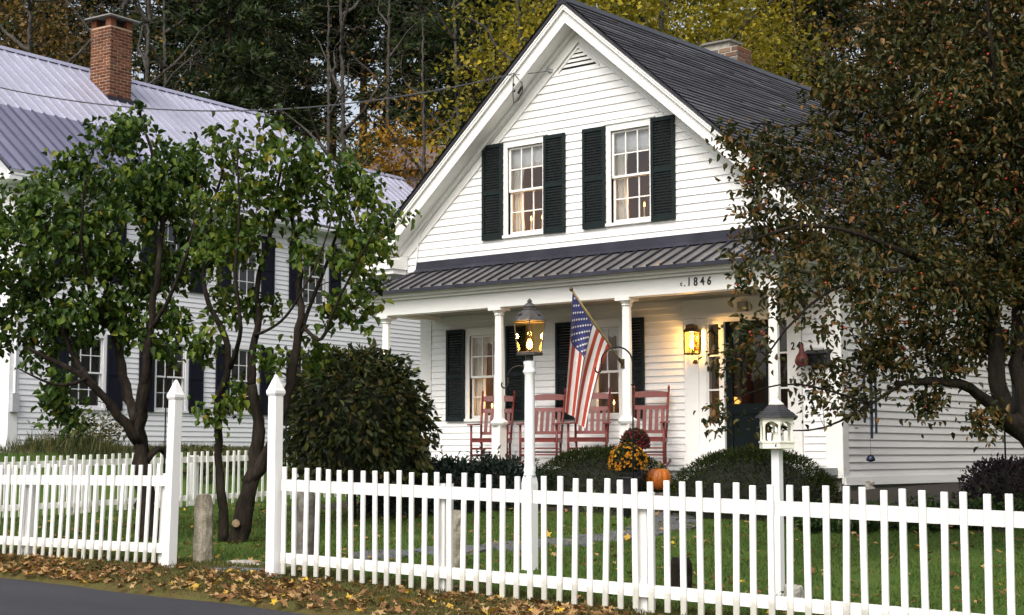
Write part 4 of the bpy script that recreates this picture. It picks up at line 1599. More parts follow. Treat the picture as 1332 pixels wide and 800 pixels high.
def lamp_post():
    x, y = -8.86, 11.0
    g = gz(x, y)
    L = thing('lamp_post', 'white turned wooden lamp post with a lit glass lantern on top', 'lamp post', (x, y, g))
    c = (x, y, 0)
    r2 = math.sqrt(2)
    m = MB().box(x - .053, x + .053, y - .053, y + .053, g - .1, .93)
    m.lathe([(.053 * r2, .93), (.053 * r2 * .85, .985), (.052, 1.005)], c, 4, math.pi / 4)
    m.build('post_base', 'post_paint', L)
    m = MB().lathe([(.050, .99), (.058, 1.01), (.050, 1.03), (.058, 1.05), (.050, 1.07), (.049, 1.10), (.046, 1.75), (.045, 1.91), (.056, 1.93), (.064, 1.945), (.052, 1.965), (.05, 1.99), (.058, 2.03), (.05, 2.04)], c, 20)
    m.build('post_shaft', 'post_paint', L, smooth=True)
    ln = MB().lathe([(.034, 2.04), (.034, 2.085), (.05, 2.088), (.122, 2.092), (.122, 2.112)], c, 12).build('lantern', 'lantern_metal', L)
    rot = math.atan2(-11.0, 8.8)
    zb, zt, rb, rt = 2.112, 2.40, .108, .142
    fr_ = MB()
    frustum_frame(fr_, c, rb, rt, zb, zt, 4, rot, .007)
    for z, r in ((zb + .004, rb), (zt, rt)):
        for k in range(4):
            a, b = 2 * math.pi * k / 4 + rot, 2 * math.pi * (k + 1) / 4 + rot
            fr_.tube([(x + r * math.cos(a), y + r * math.sin(a), z), (x + r * math.cos(b), y + r * math.sin(b), z)], .008, 4)
    fr_.build('lantern_frame', 'lantern_metal', ln)
    for k in range(4):
        a, b = 2 * math.pi * k / 4 + rot, 2 * math.pi * (k + 1) / 4 + rot
        MB().add([(x + rb * .985 * math.cos(a), y + rb * .985 * math.sin(a), zb), (x + rb * .985 * math.cos(b), y + rb * .985 * math.sin(b), zb),
                  (x + rt * .985 * math.cos(b), y + rt * .985 * math.sin(b), zt), (x + rt * .985 * math.cos(a), y + rt * .985 * math.sin(a), zt)], [(0, 1, 2, 3)]).build('pane', 'lantern_glass', ln)
    rf = MB().lathe([(.158, 2.40), (.153, 2.415), (.088, 2.495), (.07, 2.50), (.072, 2.51), (.05, 2.525), (.058, 2.535), (.05, 2.545), (.04, 2.56), (.02, 2.572), (.022, 2.59), (.006, 2.61)], c, 8, rot)
    rf.build('lantern_roof', 'lantern_metal', ln)
    for k in range(4):
        a = rot + math.pi / 4 + k * math.pi / 2
        q = MB()
        q.tube([(x + .10 * math.cos(a), y + .10 * math.sin(a), 2.435), (x + .125 * math.cos(a), y + .125 * math.sin(a), 2.468)], .02, 8)
        q.build('roof_vent', 'lantern_metal', ln)
    MB().lathe([(.02, 2.112), (.02, 2.145)], c, 10).build('socket', 'bronze', ln)
    MB().lathe([(.006, 2.146), (.022, 2.165), (.027, 2.19), (.016, 2.225), (.003, 2.245)], c, 12).build('bulb', 'bulb', ln, smooth=True)
    MB().lathe([(.03, 2.113), (.052, 2.18), (.03, 2.29), (.022, 2.38)], c, 12, cap=False).build('chimney_glass', 'lantern_glass', ln, smooth=True)
    point_light(L, (0, 0, 2.29 - g), 9, (1, .66, .3))


lamp_post()


def shepherd_hook(x, y, ztop, reach, label, low=None):
    g = gz(x, y)
    h = thing('shepherd_hook', label, 'garden hook', (x, y, g))
    r = reach / 2
    d = np.array([-math.cos(YAW), -math.sin(YAW)])   # the hooks lean over to the left of the house front
    pts = [(x, y, g - .2), (x, y, (g + ztop) / 2), (x, y, ztop - r)]
    for k in range(1, 13):
        a = math.pi * k / 12
        w = r - r * math.cos(a)
        pts.append((x + d[0] * w, y + d[1] * w, ztop - r + r * math.sin(a)))
    MB().tube(pts, .0085, 7).build('hook_pole', 'black_metal', h, smooth=True)
    q = []
    e = np.array(pts[-1])
    for k in range(9):
        a = math.pi * 1.25 * k / 8
        w = .03 - .03 * math.cos(a)
        q.append((e[0] + d[0] * w, e[1] + d[1] * w, e[2] - .07 - .03 * math.sin(a) if k else e[2] - .07))
    MB().tube([tuple(e), *q], .0075, 7).build('hook_end', 'black_metal', h, smooth=True)
    MB().tube([(x - .015, y, ztop - r - .22), (x + .03, y - .02, ztop - r - .22)], .006, 6).build('lug', 'black_metal', h)


p = on(688, 640, 'y', 11.25)
shepherd_hook(float(p[0]) + .02, 11.25, float(on(670, 477, 'y', 11.25)[2]), .21, 'black shepherd hook standing close behind the lamp post')
p = on(824, 640, 'y', 12.6)
shepherd_hook(float(p[0]), 12.6, float(on(805, 452, 'y', 12.6)[2]), .31, 'black shepherd hook rising in front of the yellow and red mums')
p = on(372, 560, 'y', 11.6)
shepherd_hook(float(p[0]), 11.6, float(on(385, 467, 'y', 11.6)[2]), -.24, 'black shepherd hook before the dark round shrub behind the tall lawn fence post')
p = on(214, 600, 'y', 11.3)
shepherd_hook(float(p[0]), 11.3, float(on(214, 440, 'y', 11.3)[2]), .24, 'thin black shepherd hook among the bushy trees by the leaning fence post')
p = on(1308, 600, 'y', 13.9)
shepherd_hook(float(p[0]) - .0, 13.9, float(on(1320, 455, 'y', 13.9)[2]), -.26, 'black shepherd hook beside the trunk of the berry tree')


def bird_feeder():
    x, y = -6.20, 10.8
    g = gz(x, y)
    B = thing('bird_feeder', 'white hexagonal gazebo bird feeder with shingled roof on a white post', 'bird feeder', (x, y, g))
    MB().box(x - .034, x + .034, y - .034, y + .034, g - .1, 1.235).build('post', 'post_paint', B, bevel=.003)
    c = (x, y, 0)
    rot = math.radians(10)
    MB().lathe([(.12, 1.236), (.143, 1.24), (.143, 1.283), (.152, 1.285), (.152, 1.298), (.136, 1.299), (.133, 1.27)], c, 6, rot).build('tray', 'feeder_white', B)
    R6 = .126
    for k in range(6):
        a = 2 * math.pi * k / 6 + rot
        p = (x + R6 * math.cos(a), y + R6 * math.sin(a), 0)
        MB().lathe([(.013, 1.295), (.010, 1.32), (.009, 1.40), (.013, 1.43), (.013, 1.455)], p, 8).build('turned_post', 'feeder_white', B)
        b = 2 * math.pi * (k + 1) / 6 + rot
        p2 = (x + R6 * math.cos(b), y + R6 * math.sin(b))
        arch = []
        n = 8
        for i in range(n + 1):
            q = i / n
            arch.append((p[0] + (p2[0] - p[0]) * q, p[1] + (p2[1] - p[1]) * q, 1.418 + .034 * math.sin(math.pi * q)))
        poly = arch + [(p2[0], p2[1], 1.468), (p[0], p[1], 1.468)]
        dv = np.array([math.cos((a + b) / 2), math.sin((a + b) / 2), 0]) * .010
        MB().prism(poly, dv).build('arch', 'feeder_white', B)
    MB().lathe([(.138, 1.466), (.142, 1.47), (.142, 1.482), (.08, 1.484)], c, 6, rot).build('eave_ring', 'feeder_white', B)
    rf = MB().lathe([(.178, 1.480), (.176, 1.488), (.14, 1.512), (.10, 1.548), (.07, 1.578), (.055, 1.586)], c, 6, rot).build('roof', 'feeder_roof', B)
    for k in range(5):
        t = k / 5
        r, z = .170 - t * .10, 1.492 + t * .075
        MB().lathe([(r + .005, z - .004), (r + .005, z + .003), (r - .008, z + .008)], c, 6, rot, cap=False).build('shingle_course', 'feeder_roof', rf)
    MB().lathe([(.062, 1.582), (.060, 1.592), (.034, 1.612), (.016, 1.625), (.011, 1.633), (.019, 1.645), (.020, 1.656), (.011, 1.668), (.013, 1.676), (.003, 1.70)], c, 16).build('finial', 'feeder_white', B, smooth=True)
    a = math.radians(-20 - 40)
    pl_ = MB().lathe([(.016, 0), (.015, .004)], (0, 0, 0), 12).build('tray_plate', 'lantern_metal', B, org=(0, 0, 0))
    pl_.matrix_local = Matrix.Translation((.127 * math.cos(a), .127 * math.sin(a), 1.262 - g)) @ Matrix.Rotation(a, 4, 'Z') @ Matrix.Rotation(math.radians(90), 4, 'Y')
    MB().lathe([(.02, 1.29), (.035, 1.295), (.028, 1.34), (.010, 1.37)], c, 10).build('seed_hopper', 'feeder_white', B)


bird_feeder()


def rocking_chair(x, y, rz, label, group='red rocking chairs on the porch'):
    R_ = thing('rocking_chair', label, 'rocking chair', (x, y, 1.0), rz, group)
    R_.location.z = 1.002
    mat = 'rocker_red'
    # local: faces -y, z up from the porch floor
    hw, fw = .25, .29
    for s in (-1, 1):
        pts = []
        for k in range(13):
            t = k / 12
            yy = -.42 + .98 * t
            pts.append((s * .255, yy, .018 + .085 * ((t - .45) / .55) ** 2))
        MB().tube(pts, .019, 6).build('rocker', mat, R_, smooth=True)
        MB().tube([(s * fw, -.27, .045), (s * fw, -.27, .64)], .019, 8).build('leg', mat, R_, smooth=True)
        MB().tube([(s * .235, .22, .05), (s * .235, .21, .44)], .019, 8).build('leg', mat, R_, smooth=True)
        b = MB().tube([(s * .245, .20, .36), (s * .255, .27, .70), (s * .265, .41, 1.16)], [.019, .019, .016], 8)
        b.lathe([(.012, 0), (.021, .02), (.018, .045), (.004, .07)], (s * .265, .412, 1.16), 8)
        b.build('back_post', mat, R_, smooth=True)
        a = MB()
        a.hexa([(s * fw - .05, -.36, .64), (s * fw + .05, -.36, .64), (s * .27 + .032, .26, .66), (s * .27 - .032, .26, .66),
                (s * fw - .05, -.36, .663), (s * fw + .05, -.36, .663), (s * .27 + .032, .26, .683), (s * .27 - .032, .26, .683)])
        a.build('arm', mat, R_, bevel=.008)
        for z in (.16, .27):
            MB().tube([(s * .28, -.27, z), (s * .235, .22, z)], .011, 6).build('stretcher', mat, R_)
    for yy, zs in ((-.27, (.18, .28)), (.22, (.22,))):
        for z in zs:
            MB().tube([(-fw if yy < 0 else -.235, yy, z), (fw if yy < 0 else .235, yy, z)], .011, 6).build('stretcher', mat, R_)
    sf = MB()
    sf.box(-.27, .27, -.30, -.27, .375, .425)
    sf.box(-.27, -.24, -.27, .21, .38, .42)
    sf.box(.24, .27, -.27, .21, .37, .41)
    seat = sf.build('seat', mat, R_)
    for k in range(11):
        yy = -.31 + k * .05
        z = .428 - .022 * math.sin(math.pi * min(1, k / 10))
        MB().box(-.275, .275, yy, yy + .041, z, z + .015).build('seat_slat', mat, seat)
    def bp(z):
        if z < .7:
            return np.array([.245 + .01 * (z - .36) / .34, .20 + .07 * (z - .36) / .34])
        return np.array([.255 + .01 * (z - .7) / .46, .27 + .14 * (z - .7) / .46])
    for z0, z1, crest in ((.50, .55, 0), (.86, .925, 0), (1.045, 1.125, .02)):
        r0, r1 = bp(z0), bp(z1)
        m = MB()
        pa = []
        n = 6
        vs, fs = [], []
        for i in range(n + 1):
            u = -1 + 2 * i / n
            cv = .025 * (1 - u * u)
            vs += [(u * r0[0], r0[1] + cv, z0), (u * r0[0], r0[1] + cv + .018, z0), (u * r1[0], r1[1] + cv, z1 + crest * (1 - u * u)), (u * r1[0], r1[1] + cv + .018, z1 + crest * (1 - u * u))]
        for i in range(n):
            a = i * 4
            fs += [(a, a + 4, a + 6, a + 2), (a + 1, a + 3, a + 7, a + 5), (a + 2, a + 6, a + 7, a + 3), (a, a + 1, a + 5, a + 4)]
        m.add(vs, fs)
        m.build('back_rail', mat, R_)
    for k in range(5):
        u = (k - 2) * .092
        r0, r1 = bp(.55), bp(.87)
        cv = .022
        m = MB()
        w = .027
        m.hexa([(u - w, r0[1] + cv - .004, .54), (u + w, r0[1] + cv - .004, .54), (u + w, r0[1] + cv + .010, .54), (u - w, r0[1] + cv + .010, .54),
                (u - w, r1[1] + cv - .004, .87), (u + w, r1[1] + cv - .004, .87), (u + w, r1[1] + cv + .010, .87), (u - w, r1[1] + cv + .010, .87)])
        m.build('back_slat', mat, R_)
    return R_


for u_, rz_, lab in ((641, 27, 'red slatted rocking chair farthest from the front door'), (706, 24, 'red slatted rocking chair standing behind the white lamp post'),
                     (767, 29, 'red slatted rocking chair behind the hanging tip of the flag'), (842, 25, 'red slatted rocking chair closest to the front door')):
    rocking_chair(float(on(u_, 575, 'y', 19.1)[0]), 19.1, math.radians(rz_), lab)


def flag():
    lo = np.array([PX[2] - .02, PY - .09, 2.50])
    hi = on(743, 376, 'y', 17.35)
    d = hi - lo
    L = np.linalg.norm(d)
    d = d / L
    F_ = thing('flag', 'American flag hanging from a slanted pole on a porch column', 'flag', lo)
    MB().tube([lo - d * .06, lo + d * L], .0155, 10).build('pole', 'wood_pole', F_, smooth=True)
    q = MB()
    q.lathe([(.006, -.035), (.024, -.02), (.028, 0), (.02, .022), (.004, .03)], tuple(hi), 10)
    q.build('finial', 'bronze', F_, smooth=True)
    b = MB().tube([lo - d * .05, lo + d * .10], .024, 10)
    b.box(lo[0] - .03, lo[0] + .03, lo[1] + .0, lo[1] + .05, lo[2] - .07, lo[2] + .07)
    b.build('bracket', 'bronze', F_)
    # cloth: s across the stripes (0 top edge at the pole tip), t along the fly
    top0 = hi - d * .04
    top1 = hi - d * 1.12
    e0 = top0 + np.array([-.14, -.02, -1.66])
    e1 = top1 + np.array([-.14, -.42, -1.22])

    def cloth(s, t):
        a = top0 * (1 - s) + top1 * s
        b_ = e0 * (1 - s) + e1 * s
        k = t ** .8
        sag = .05 * math.sin(math.pi * s) * (1 - t)
        p = a * (1 - t) + b_ * t
        p = p + np.array([-.30 * (k - t) * s - .03 * math.sin(math.pi * t) * s, 0, -sag])
        amp = .075 * smooth(0, .5, t)
        w = math.sin(s * 2 * math.pi * 2.1 + 1.2 + t * 1.1)
        nrm = np.array([.62, -.78, 0])
        along = np.array([.78, .62, 0])
        return p + nrm * amp * w + along * amp * .35 * math.cos(s * 2 * math.pi * 2.1 + 1.2)
    NS, NT = 13 * 4, 44
    P = [[cloth(i / NS, j / NT) for i in range(NS + 1)] for j in range(NT + 1)]
    canton_s, canton_t = 7 * 4, int(NT * .40)

    def patch(name, i0, i1, j0, j1, mat):
        m = MB()
        vs = [P[j][i] for j in range(j0, j1 + 1) for i in range(i0, i1 + 1)]
        w = i1 - i0 + 1
        m.add(vs, [(b * w + a, b * w + a + 1, (b + 1) * w + a + 1, (b + 1) * w + a) for b in range(j1 - j0) for a in range(i1 - i0)])
        return m.build(name, mat, F_, smooth=True)
    for k in range(13):
        j0 = canton_t if k < 7 else 0
        patch('stripe', k * 4, k * 4 + 4, j0, NT, 'flag_red' if k % 2 == 0 else 'flag_white')
    ct = patch('canton', 0, canton_s, 0, canton_t, 'flag_blue')
    # stars: small five-pointed plates laid on both faces of the canton
    fs_, ft = canton_s / NS, canton_t / NT
    nrm = np.array([math.sin(YAW) * .0 + .45, -.89, 0])
    for r in range(9):
        cols = 6 if r % 2 == 0 else 5
        for c in range(cols):
            s = fs_ * (r + 1) / 10
            t = ft * ((2 * c + 1 if r % 2 == 0 else 2 * c + 2) / 12)
            p0 = cloth(s, t)
            ds = cloth(s + .01, t) - p0
            dt = cloth(s, t + .01) - p0
            ds /= np.linalg.norm(ds)
            n_ = np.cross(ds, dt)
            n_ /= np.linalg.norm(n_)
            if n_ @ (EYE - p0) < 0:
                n_ = -n_
            dt = np.cross(n_, ds)
            star = []
            for k in range(10):
                rr = .0205 if k % 2 == 0 else .0085
                a = math.pi * k / 5 + math.pi
                star.append(p0 + n_ * .006 + ds * rr * math.cos(a) + dt * rr * math.sin(a))
            MB().prism([tuple(q_) for q_ in star], tuple(n_ * .002)).build('star', 'flag_white', ct)


flag()


def porch_lantern():
    p = on(900, 441, 'y', YW - .19)
    x, y, z = [float(c) for c in p]
    L = thing('wall_lantern', 'lit square copper lantern mounted on the trim beside the front door', 'lantern', (x, y, z - .24))
    rot = math.radians(45 + 4)
    r = .115
    MB().lathe([(r * 1.12, z - .235), (r * 1.12, z - .212)], (x, y, 0), 4, rot).build('base', 'bronze', L)
    f = MB()
    frustum_frame(f, (x, y, 0), r, r, z - .212, z + .10, 4, rot, .009)
    f.build('frame', 'bronze', L)
    for k in range(4):
        a, c = 2 * math.pi * k / 4 + rot, 2 * math.pi * (k + 1) / 4 + rot
        q = r * .97
        MB().add([(x + q * math.cos(a), y + q * math.sin(a), z - .212), (x + q * math.cos(c), y + q * math.sin(c), z - .212), (x + q * math.cos(c), y + q * math.sin(c), z + .10), (x + q * math.cos(a), y + q * math.sin(a), z + .10)], [(0, 1, 2, 3)]).build('pane', 'lantern_glass', L)
    MB().lathe([(r * 1.2, z + .10), (r * 1.15, z + .125), (r * .85, z + .16), (r * .85, z + .20), (r * .93, z + .205), (r * .3, z + .225)], (x, y, 0), 4, rot).build('roof', 'bronze', L)
    b = MB().box(x - .05, x + .05, YW - .062, YW - .0461, z - .16, z + .16)
    b.tube([(x, YW - .05, z + .13), (x, YW - .10, z + .19), (x, y, z + .22)], .010, 8)
    b.build('bracket', 'bronze', L)
    MB().lathe([(.03, z - .211), (.012, z - .20), (.012, z - .14)], (x, y, 0), 8).build('socket', 'bronze', L)
    MB().lathe([(.008, z - .14), (.026, z - .11), (.032, z - .08), (.02, z - .04), (.004, z - .012)], (x, y, 0), 12).build('bulb', 'bulb', L, smooth=True)
    point_light(L, (0, -.0, .24 + .035), 18, (1, .60, .22))


porch_lantern()


def text_mesh(ch, size, depth=.008):
    cu = bpy.data.curves.new('t', 'FONT')
    cu.body = ch
    cu.size = size
    cu.extrude = depth / 2
    cu.offset = size * .02
    o = bpy.data.objects.new('t', cu)
    COL.objects.link(o)
    dg = bpy.context.evaluated_depsgraph_get()
    me = bpy.data.meshes.new_from_object(o.evaluated_get(dg))
    xs = [v.co.x for v in me.vertices]
    bpy.data.objects.remove(o)
    return me, (min(xs), max(xs)) if xs else (0, 0)


def lettering():
    # built-on date on the porch beam, house number by the door
    rows = [('c.1846', [(886.5, 368.5, .095), (891, 369, .13), (897, 368.2, .165), (905.5, 368.0, .165), (914.5, 367.4, .165), (923, 366.6, .165)], PY - .11, 'y'),
            ('24', [(1032, 451.5, .15), (1039.5, 451, .15)], YW - .046, 'y')]
    for word, spots, y, _ in rows:
        for ch, (u, v, size) in zip(word, spots):
            me, (a, b) = text_mesh(ch, size)
            me.materials.clear()
            me.materials.append(MATS['black_paint'])
            o = bpy.data.objects.new('numeral' if ch.isdigit() else 'letter', me)
            COL.objects.link(o)
            o.parent = house
            w = on(u, v, 'y', y)
            hx = ORG[house.name]
            sl = math.radians(RNG.uniform(-6, 6)) if len(word) > 2 else 0
            o.location = (w[0] - hx[0] - (a + b) / 2, w[1] - hx[1] - .005, w[2] - hx[2] - .035)
            o.rotation_euler = (math.radians(90), sl, 0)
            o.scale = (.82, 1, 1)


lettering()


def wall_things():
    # mailbox
    x0, x1 = [float(on(u, 460, 'y', YW - .1)[0]) for u in (1047, 1077)]
    z1, z0 = float(on(1060, 458, 'y', YW - .1)[2]), float(on(1060, 473, 'y', YW - .1)[2])
    M_ = thing('mailbox', 'black wall mailbox with two newspaper hooks beside the red gourd birdhouse', 'mailbox', ((x0 + x1) / 2, YW - .05, z0))
    m = MB()
    m.box(x0, x1, YW - .15, YW - .03, z0 - .02, z1 - .03)
    m.build('box', 'black_metal', M_, bevel=.006)
    m = MB()
    m.hexa([(x0 - .01, YW - .165, z1 - .029), (x1 + .01, YW - .165, z1 - .029), (x1 + .01, YW - .03, z1 - .029), (x0 - .01, YW - .03, z1 - .029),
            (x0 - .01, YW - .165, z1 - .02), (x1 + .01, YW - .165, z1 - .02), (x1 + .01, YW - .03, z1 + .04), (x0 - .01, YW - .03, z1 + .04)])
    m.build('lid', 'black_metal', M_)
    for f in (.22, .78):
        x = x0 + (x1 - x0) * f
        pts = [(x, YW - .05, z0 - .02), (x, YW - .05, z0 - .12), (x, YW - .08, z0 - .15), (x, YW - .12, z0 - .13), (x, YW - .13, z0 - .09)]
        MB().tube(pts, .007, 6).build('newspaper_hook', 'black_metal', M_)
    # gourd birdhouse, in front of the mailbox end, hung from the porch ceiling edge
    p = on(1043, 468, 'y', YW - .25)
    c = tuple(float(q) for q in p)
    Gd = thing('gourd_birdhouse', 'dark red gourd birdhouse with a round hole hanging by the mailbox', 'birdhouse', (c[0], c[1], c[2] - .11))
    MB().lathe([(.01, -.105), (.06, -.095), (.095, -.05), (.10, -.005), (.08, .05), (.045, .10), (.03, .16), (.026, .21), (.012, .225)], c, 18).build('gourd', 'gourd', Gd, smooth=True)
    dv = np.array([math.cos(math.radians(-55)), math.sin(math.radians(-55)), 0])
    a = np.array(c) + dv * .088 + np.array([0, 0, -.01])
    MB().tube([a, a + dv * .014], .026, 12).build('entrance_hole', 'black_paint', Gd)
    MB().tube([(c[0], c[1], c[2] + .22), (c[0], c[1], 3.54)], .003, 5).build('cord', 'wire', Gd)
    # lamp-height box over the door (small speaker-like panel)
    # wind chimes under the eave of the side wall
    y = float(on(1131, 520, 'x', XR + .33)[1])
    x = XR + .33
    C = thing('wind_chimes', 'long dark blue tube wind chimes hanging along the shaded side wall', 'wind chimes', (x, y, 1.0))
    zt = 2.86
    MB().tube([(x, y, zt), (x, y, ZE - .1)], .005, 6).build('cord', 'wire', C)
    MB().lathe([(.10, zt - .01), (.10, zt + .015)], (x, y, 0), 16).build('top_disc', 'chime_blue', C)
    for k, ln in enumerate((1.33, 1.40, 1.18, 1.12, 1.25)):
        a = 2 * math.pi * k / 5 + .5
        px, py = x + .085 * math.cos(a), y + .085 * math.sin(a)
        MB().tube([(px, py, zt - .05), (px, py, zt - .05 - ln)], .018, 8).build('chime_tube', 'chime_blue', C)
    MB().tube([(x, y, zt), (x, y, 1.12)], .003, 5).build('clapper_cord', 'wire', C)
    MB().lathe([(.01, -.035), (.06, -.02), (.065, 0), (.04, .05), (.006, .07)], (x, y, 1.12), 14).build('wind_sail', 'chime_blue', C, smooth=True)
    # electric service wire to the gable
    W = thing('service_wire', 'thin overhead service wire strung from the long house side to the gable peak', 'wire', tuple(on(660, 98, 'y', 18.5)))
    A, B = on(-30, 107, 'x', -25.0), on(660, 98, 'y', 18.5)
    pts = []
    for k in range(25):
        t = k / 24
        p = A * (1 - t) + B * t
        p = p - np.array([0, 0, .55 * 4 * t * (1 - t)])
        pts.append(tuple(p))
    MB().tube(pts, .012, 5).build('cable', 'wire', W)
    e = on(716, 92, 'y', YU - .04)
    MB().tube([tuple(B), tuple((B + e) / 2 - np.array([0, 0, .01])), tuple(e)], .005, 5).build('stay', 'wire', W)
    MB().lathe([(.02, -.03), (.045, -.02), (.03, 0), (.045, .02), (.02, .03)], tuple(e), 10).build('insulator', 'grey_box', W)
    e2 = on(681, 122, 'y', YU - .05)
    loop = [on(u, v, 'y', yy) for u, v, yy in ((660, 98, 18.5), (668, 95, 18.52), (672, 100, 18.56), (679, 108, 18.7), (680, 118, 18.85), (674, 130, 18.9), (668, 134, 18.75), (667, 118, 18.6), (668, 98, 18.52))]
    MB().tube([tuple(q) for q in loop], .008, 5).build('drip_loop', 'wire', W)
    for u0, v0, u1, v1 in ((668.3, 109, 668.6, 119), (679, 113, 674.5, 121)):
        MB().tube([tuple(on(u0, v0, 'y', 18.62)), tuple(on(u1, v1, 'y', 18.7))], .022, 8).build('splice', 'black_paint', W)
    MB().lathe([(.015, -.03), (.04, -.015), (.04, .015), (.015, .03)], tuple(e2), 10).build('insulator', 'ceramic', W)
    # conduit down the gable edge
    pts = [on(u, v, 'y', YU - .05) for u, v in ((683, 127), (640, 182), (590, 245), (560, 283), (547, 303), (543.5, 318), (541, 346))]
    MB().tube([tuple(q) for q in pts], .009, 6).build('service_cable', 'trim', house)
    # speaker box over the door
    a = on(965, 405, 'y', YW - .12)
    MB().box(float(a[0]) - .07, float(a[0]) + .07, YW - .14, YW - .051, 3.27, 3.42).build('door_box', 'porch_ceiling', house)


wall_things()


def pumpkin():
    x, y = [float(c) for c in on(857, 625, 'y', 16.9)[:2]]
    z = gz(x, y)
    zt = float(on(857, 604, 'y', 16.9)[2])
    # stands on a low stone block beside the walk
    stone('stone_block', 'low grey stone block under the pumpkin', x, y, .5, .4, max(.1, zt - .36 - z), 'granite_dark', 31, cat='stone', flat=True)
    c = (x, y, max(z + .1, zt - .36))
    P_ = thing('pumpkin', 'orange ribbed pumpkin between the clipped dark hedges', 'pumpkin', c)
    n, m = 60, 14
    vs, fs = [], []
    for j in range(m + 1):
        t = math.pi * j / m
        for k in range(n):
            a = 2 * math.pi * k / n
            rib = 1 - .09 * abs(math.cos(a * 5.5)) ** 6
            r = .165 * math.sin(t) ** .75 * rib
            vs.append((c[0] + r * math.cos(a), c[1] + r * math.sin(a), c[2] + .165 - .165 * math.cos(t) * (1 - .18 * math.cos(t) ** 8)))
    for j in range(m):
        for k in range(n):
            fs.append((j * n + k, j * n + (k + 1) % n, (j + 1) * n + (k + 1) % n, (j + 1) * n + k))
    MB().add(vs, fs).build('shell', 'pumpkin_skin', P_, smooth=True)
    MB().tube([(x, y, c[2] + .29), (x + .005, y, c[2] + .335), (x + .03, y - .01, c[2] + .375)], [.028, .018, .021], 8).build('stem', 'stem', P_, smooth=True)


pumpkin()


def shed():
    # small red-roofed building far behind, on the slope
    c = at(560, 235, 58)
    z = gz(c[0], c[1])
    S = thing('shed', 'small dull red roofed shed in the wood beyond the long house', 'shed', (c[0], c[1], z), math.radians(20))
    H = float(at(560, 225, 58)[2]) - z
    MB().box(-1.6, 1.6, -1.2, 1.2, -1.5, H).build('wall', 'shed_wall', S)
    MB().box(-.4, .4, -1.24, -1.201, -1.2, H - .3).build('door', 'shed_roof', S)
    for s in (-1, 1):
        q = MB()
        q.prism([(-1.9, 0, H + .95), (-1.9, s * 1.55, H - .12), (-1.9, s * 1.55, H - .05), (-1.9, 0, H + 1.02)], (3.8, 0, 0))
        q.build('roof', 'shed_roof', S)


shed()


# ================================================================== plants
def unit(a):
    return a / (np.linalg.norm(a, axis=-1, keepdims=True) + 1e-9)


def leaf_geo(pos, dirs, size, ratio, rng, kind='ovate', fold=.25, curl=.15, up=None):
    """a small blade per point: verts, quads"""
    n = len(pos)
    d = unit(dirs)
    r = rng.normal(size=(n, 3))
    if up is not None:
        r = r * up[1] + np.array(up[0])
    s = unit(np.cross(d, r))
    nn = np.cross(s, d)
    L = np.asarray(size).reshape(-1, 1) * np.ones((n, 1))
    W = L * ratio
    if kind == 'ovate':
        st = [(0, 0, 0), (.28, -.5, fold), (.68, -.36, fold * .7), (1, 0, -curl), (.68, .36, fold * .7), (.28, .5, fold)]
        V = np.stack([pos + d * L * a + s * W * b + nn * W * c for a, b, c in st], 1)
        F = np.array([[0, 1, 2, 3], [0, 3, 4, 5]])
    elif kind == 'diamond':
        st = [(0, 0, 0), (.45, -.5, fold), (1, 0, -curl), (.45, .5, fold)]
        V = np.stack([pos + d * L * a + s * W * b + nn * W * c for a, b, c in st], 1)
        F = np.array([[0, 1, 2, 3]])
    k = V.shape[1]
    faces = (np.arange(n)[:, None, None] * k + F[None]).reshape(-1, 4)
    return V.reshape(-1, 3), faces


def sample_blob(rng, c, r, n, shell=.55):
    """points in an ellipsoid, crowded toward its skin"""
    v = unit(rng.normal(size=(n, 3)))
    t = (shell + (1 - shell) * rng.random((n, 1))) ** .8
    return np.array(c) + v * t * np.array(r)


def branch_paths(limbs, targets, rng, rise=.12, wander=.10, down_pen=.9, max_r=.02, twig=.003, k_r=.008):
    """limbs: (points, r0, r1); every target gets a twig that leaves the nearest wood"""
    paths = []
    P, R = [], []
    for pts, r0, r1 in limbs:
        pts = np.array(pts, float)
        seg = np.concatenate([[0], np.cumsum(np.linalg.norm(np.diff(pts, axis=0), axis=1))])
        m = max(6, int(seg[-1] / .12))
        # smooth the hand-set points
        t = np.linspace(0, seg[-1], m)
        q = np.stack([np.interp(t, seg, pts[:, i]) for i in range(3)], 1)
        for _ in range(2):
            q[1:-1] = (q[:-2] + 2 * q[1:-1] + q[2:]) / 4
        q[1:-1] += rng.normal(size=(m - 2, 3)) * r0 * .12
        rad = r0 + (r1 - r0) * (t / seg[-1]) ** .8
        paths.append((q, rad, 9 if r0 > .05 else 6))
        keep = slice(int(m * .25), m)
        P.append(q[keep])
        R.append(rad[keep])
    P = np.concatenate(P)
    R = np.concatenate(R)
    ends = []
    T = np.array(targets)
    order = np.argsort([np.min(np.linalg.norm(P - t, axis=1)) for t in T])
    for i in order:
        c = T[i]
        dv = c - P
        dist = np.linalg.norm(dv, axis=1)
        cost = dist * (1 + down_pen * np.clip(-dv[:, 2] / (dist + 1e-6), 0, 1)) + .15 * (R < .005)
        j = int(np.argmin(cost))
        a, L = P[j], dist[j]
        m = max(3, min(7, int(L / .12) + 2))
        t = np.linspace(0, 1, m)[:, None]
        q = a + (c - a) * t + np.array([0, 0, 1]) * rise * L * (4 * t * (1 - t)) + rng.normal(size=(m, 3)) * wander * L * (t * (1.2 - t))
        r0 = min(R[j] * .75, max_r, twig + k_r * L)
        rad = r0 + (twig - r0) * t[:, 0]
        paths.append((q, rad, 4))
        P = np.concatenate([P, q[1:]])
        R = np.concatenate([R, rad[1:]])
        ends.append((q[-1], unit(q[-1] - q[-2]), i))
    return paths, ends


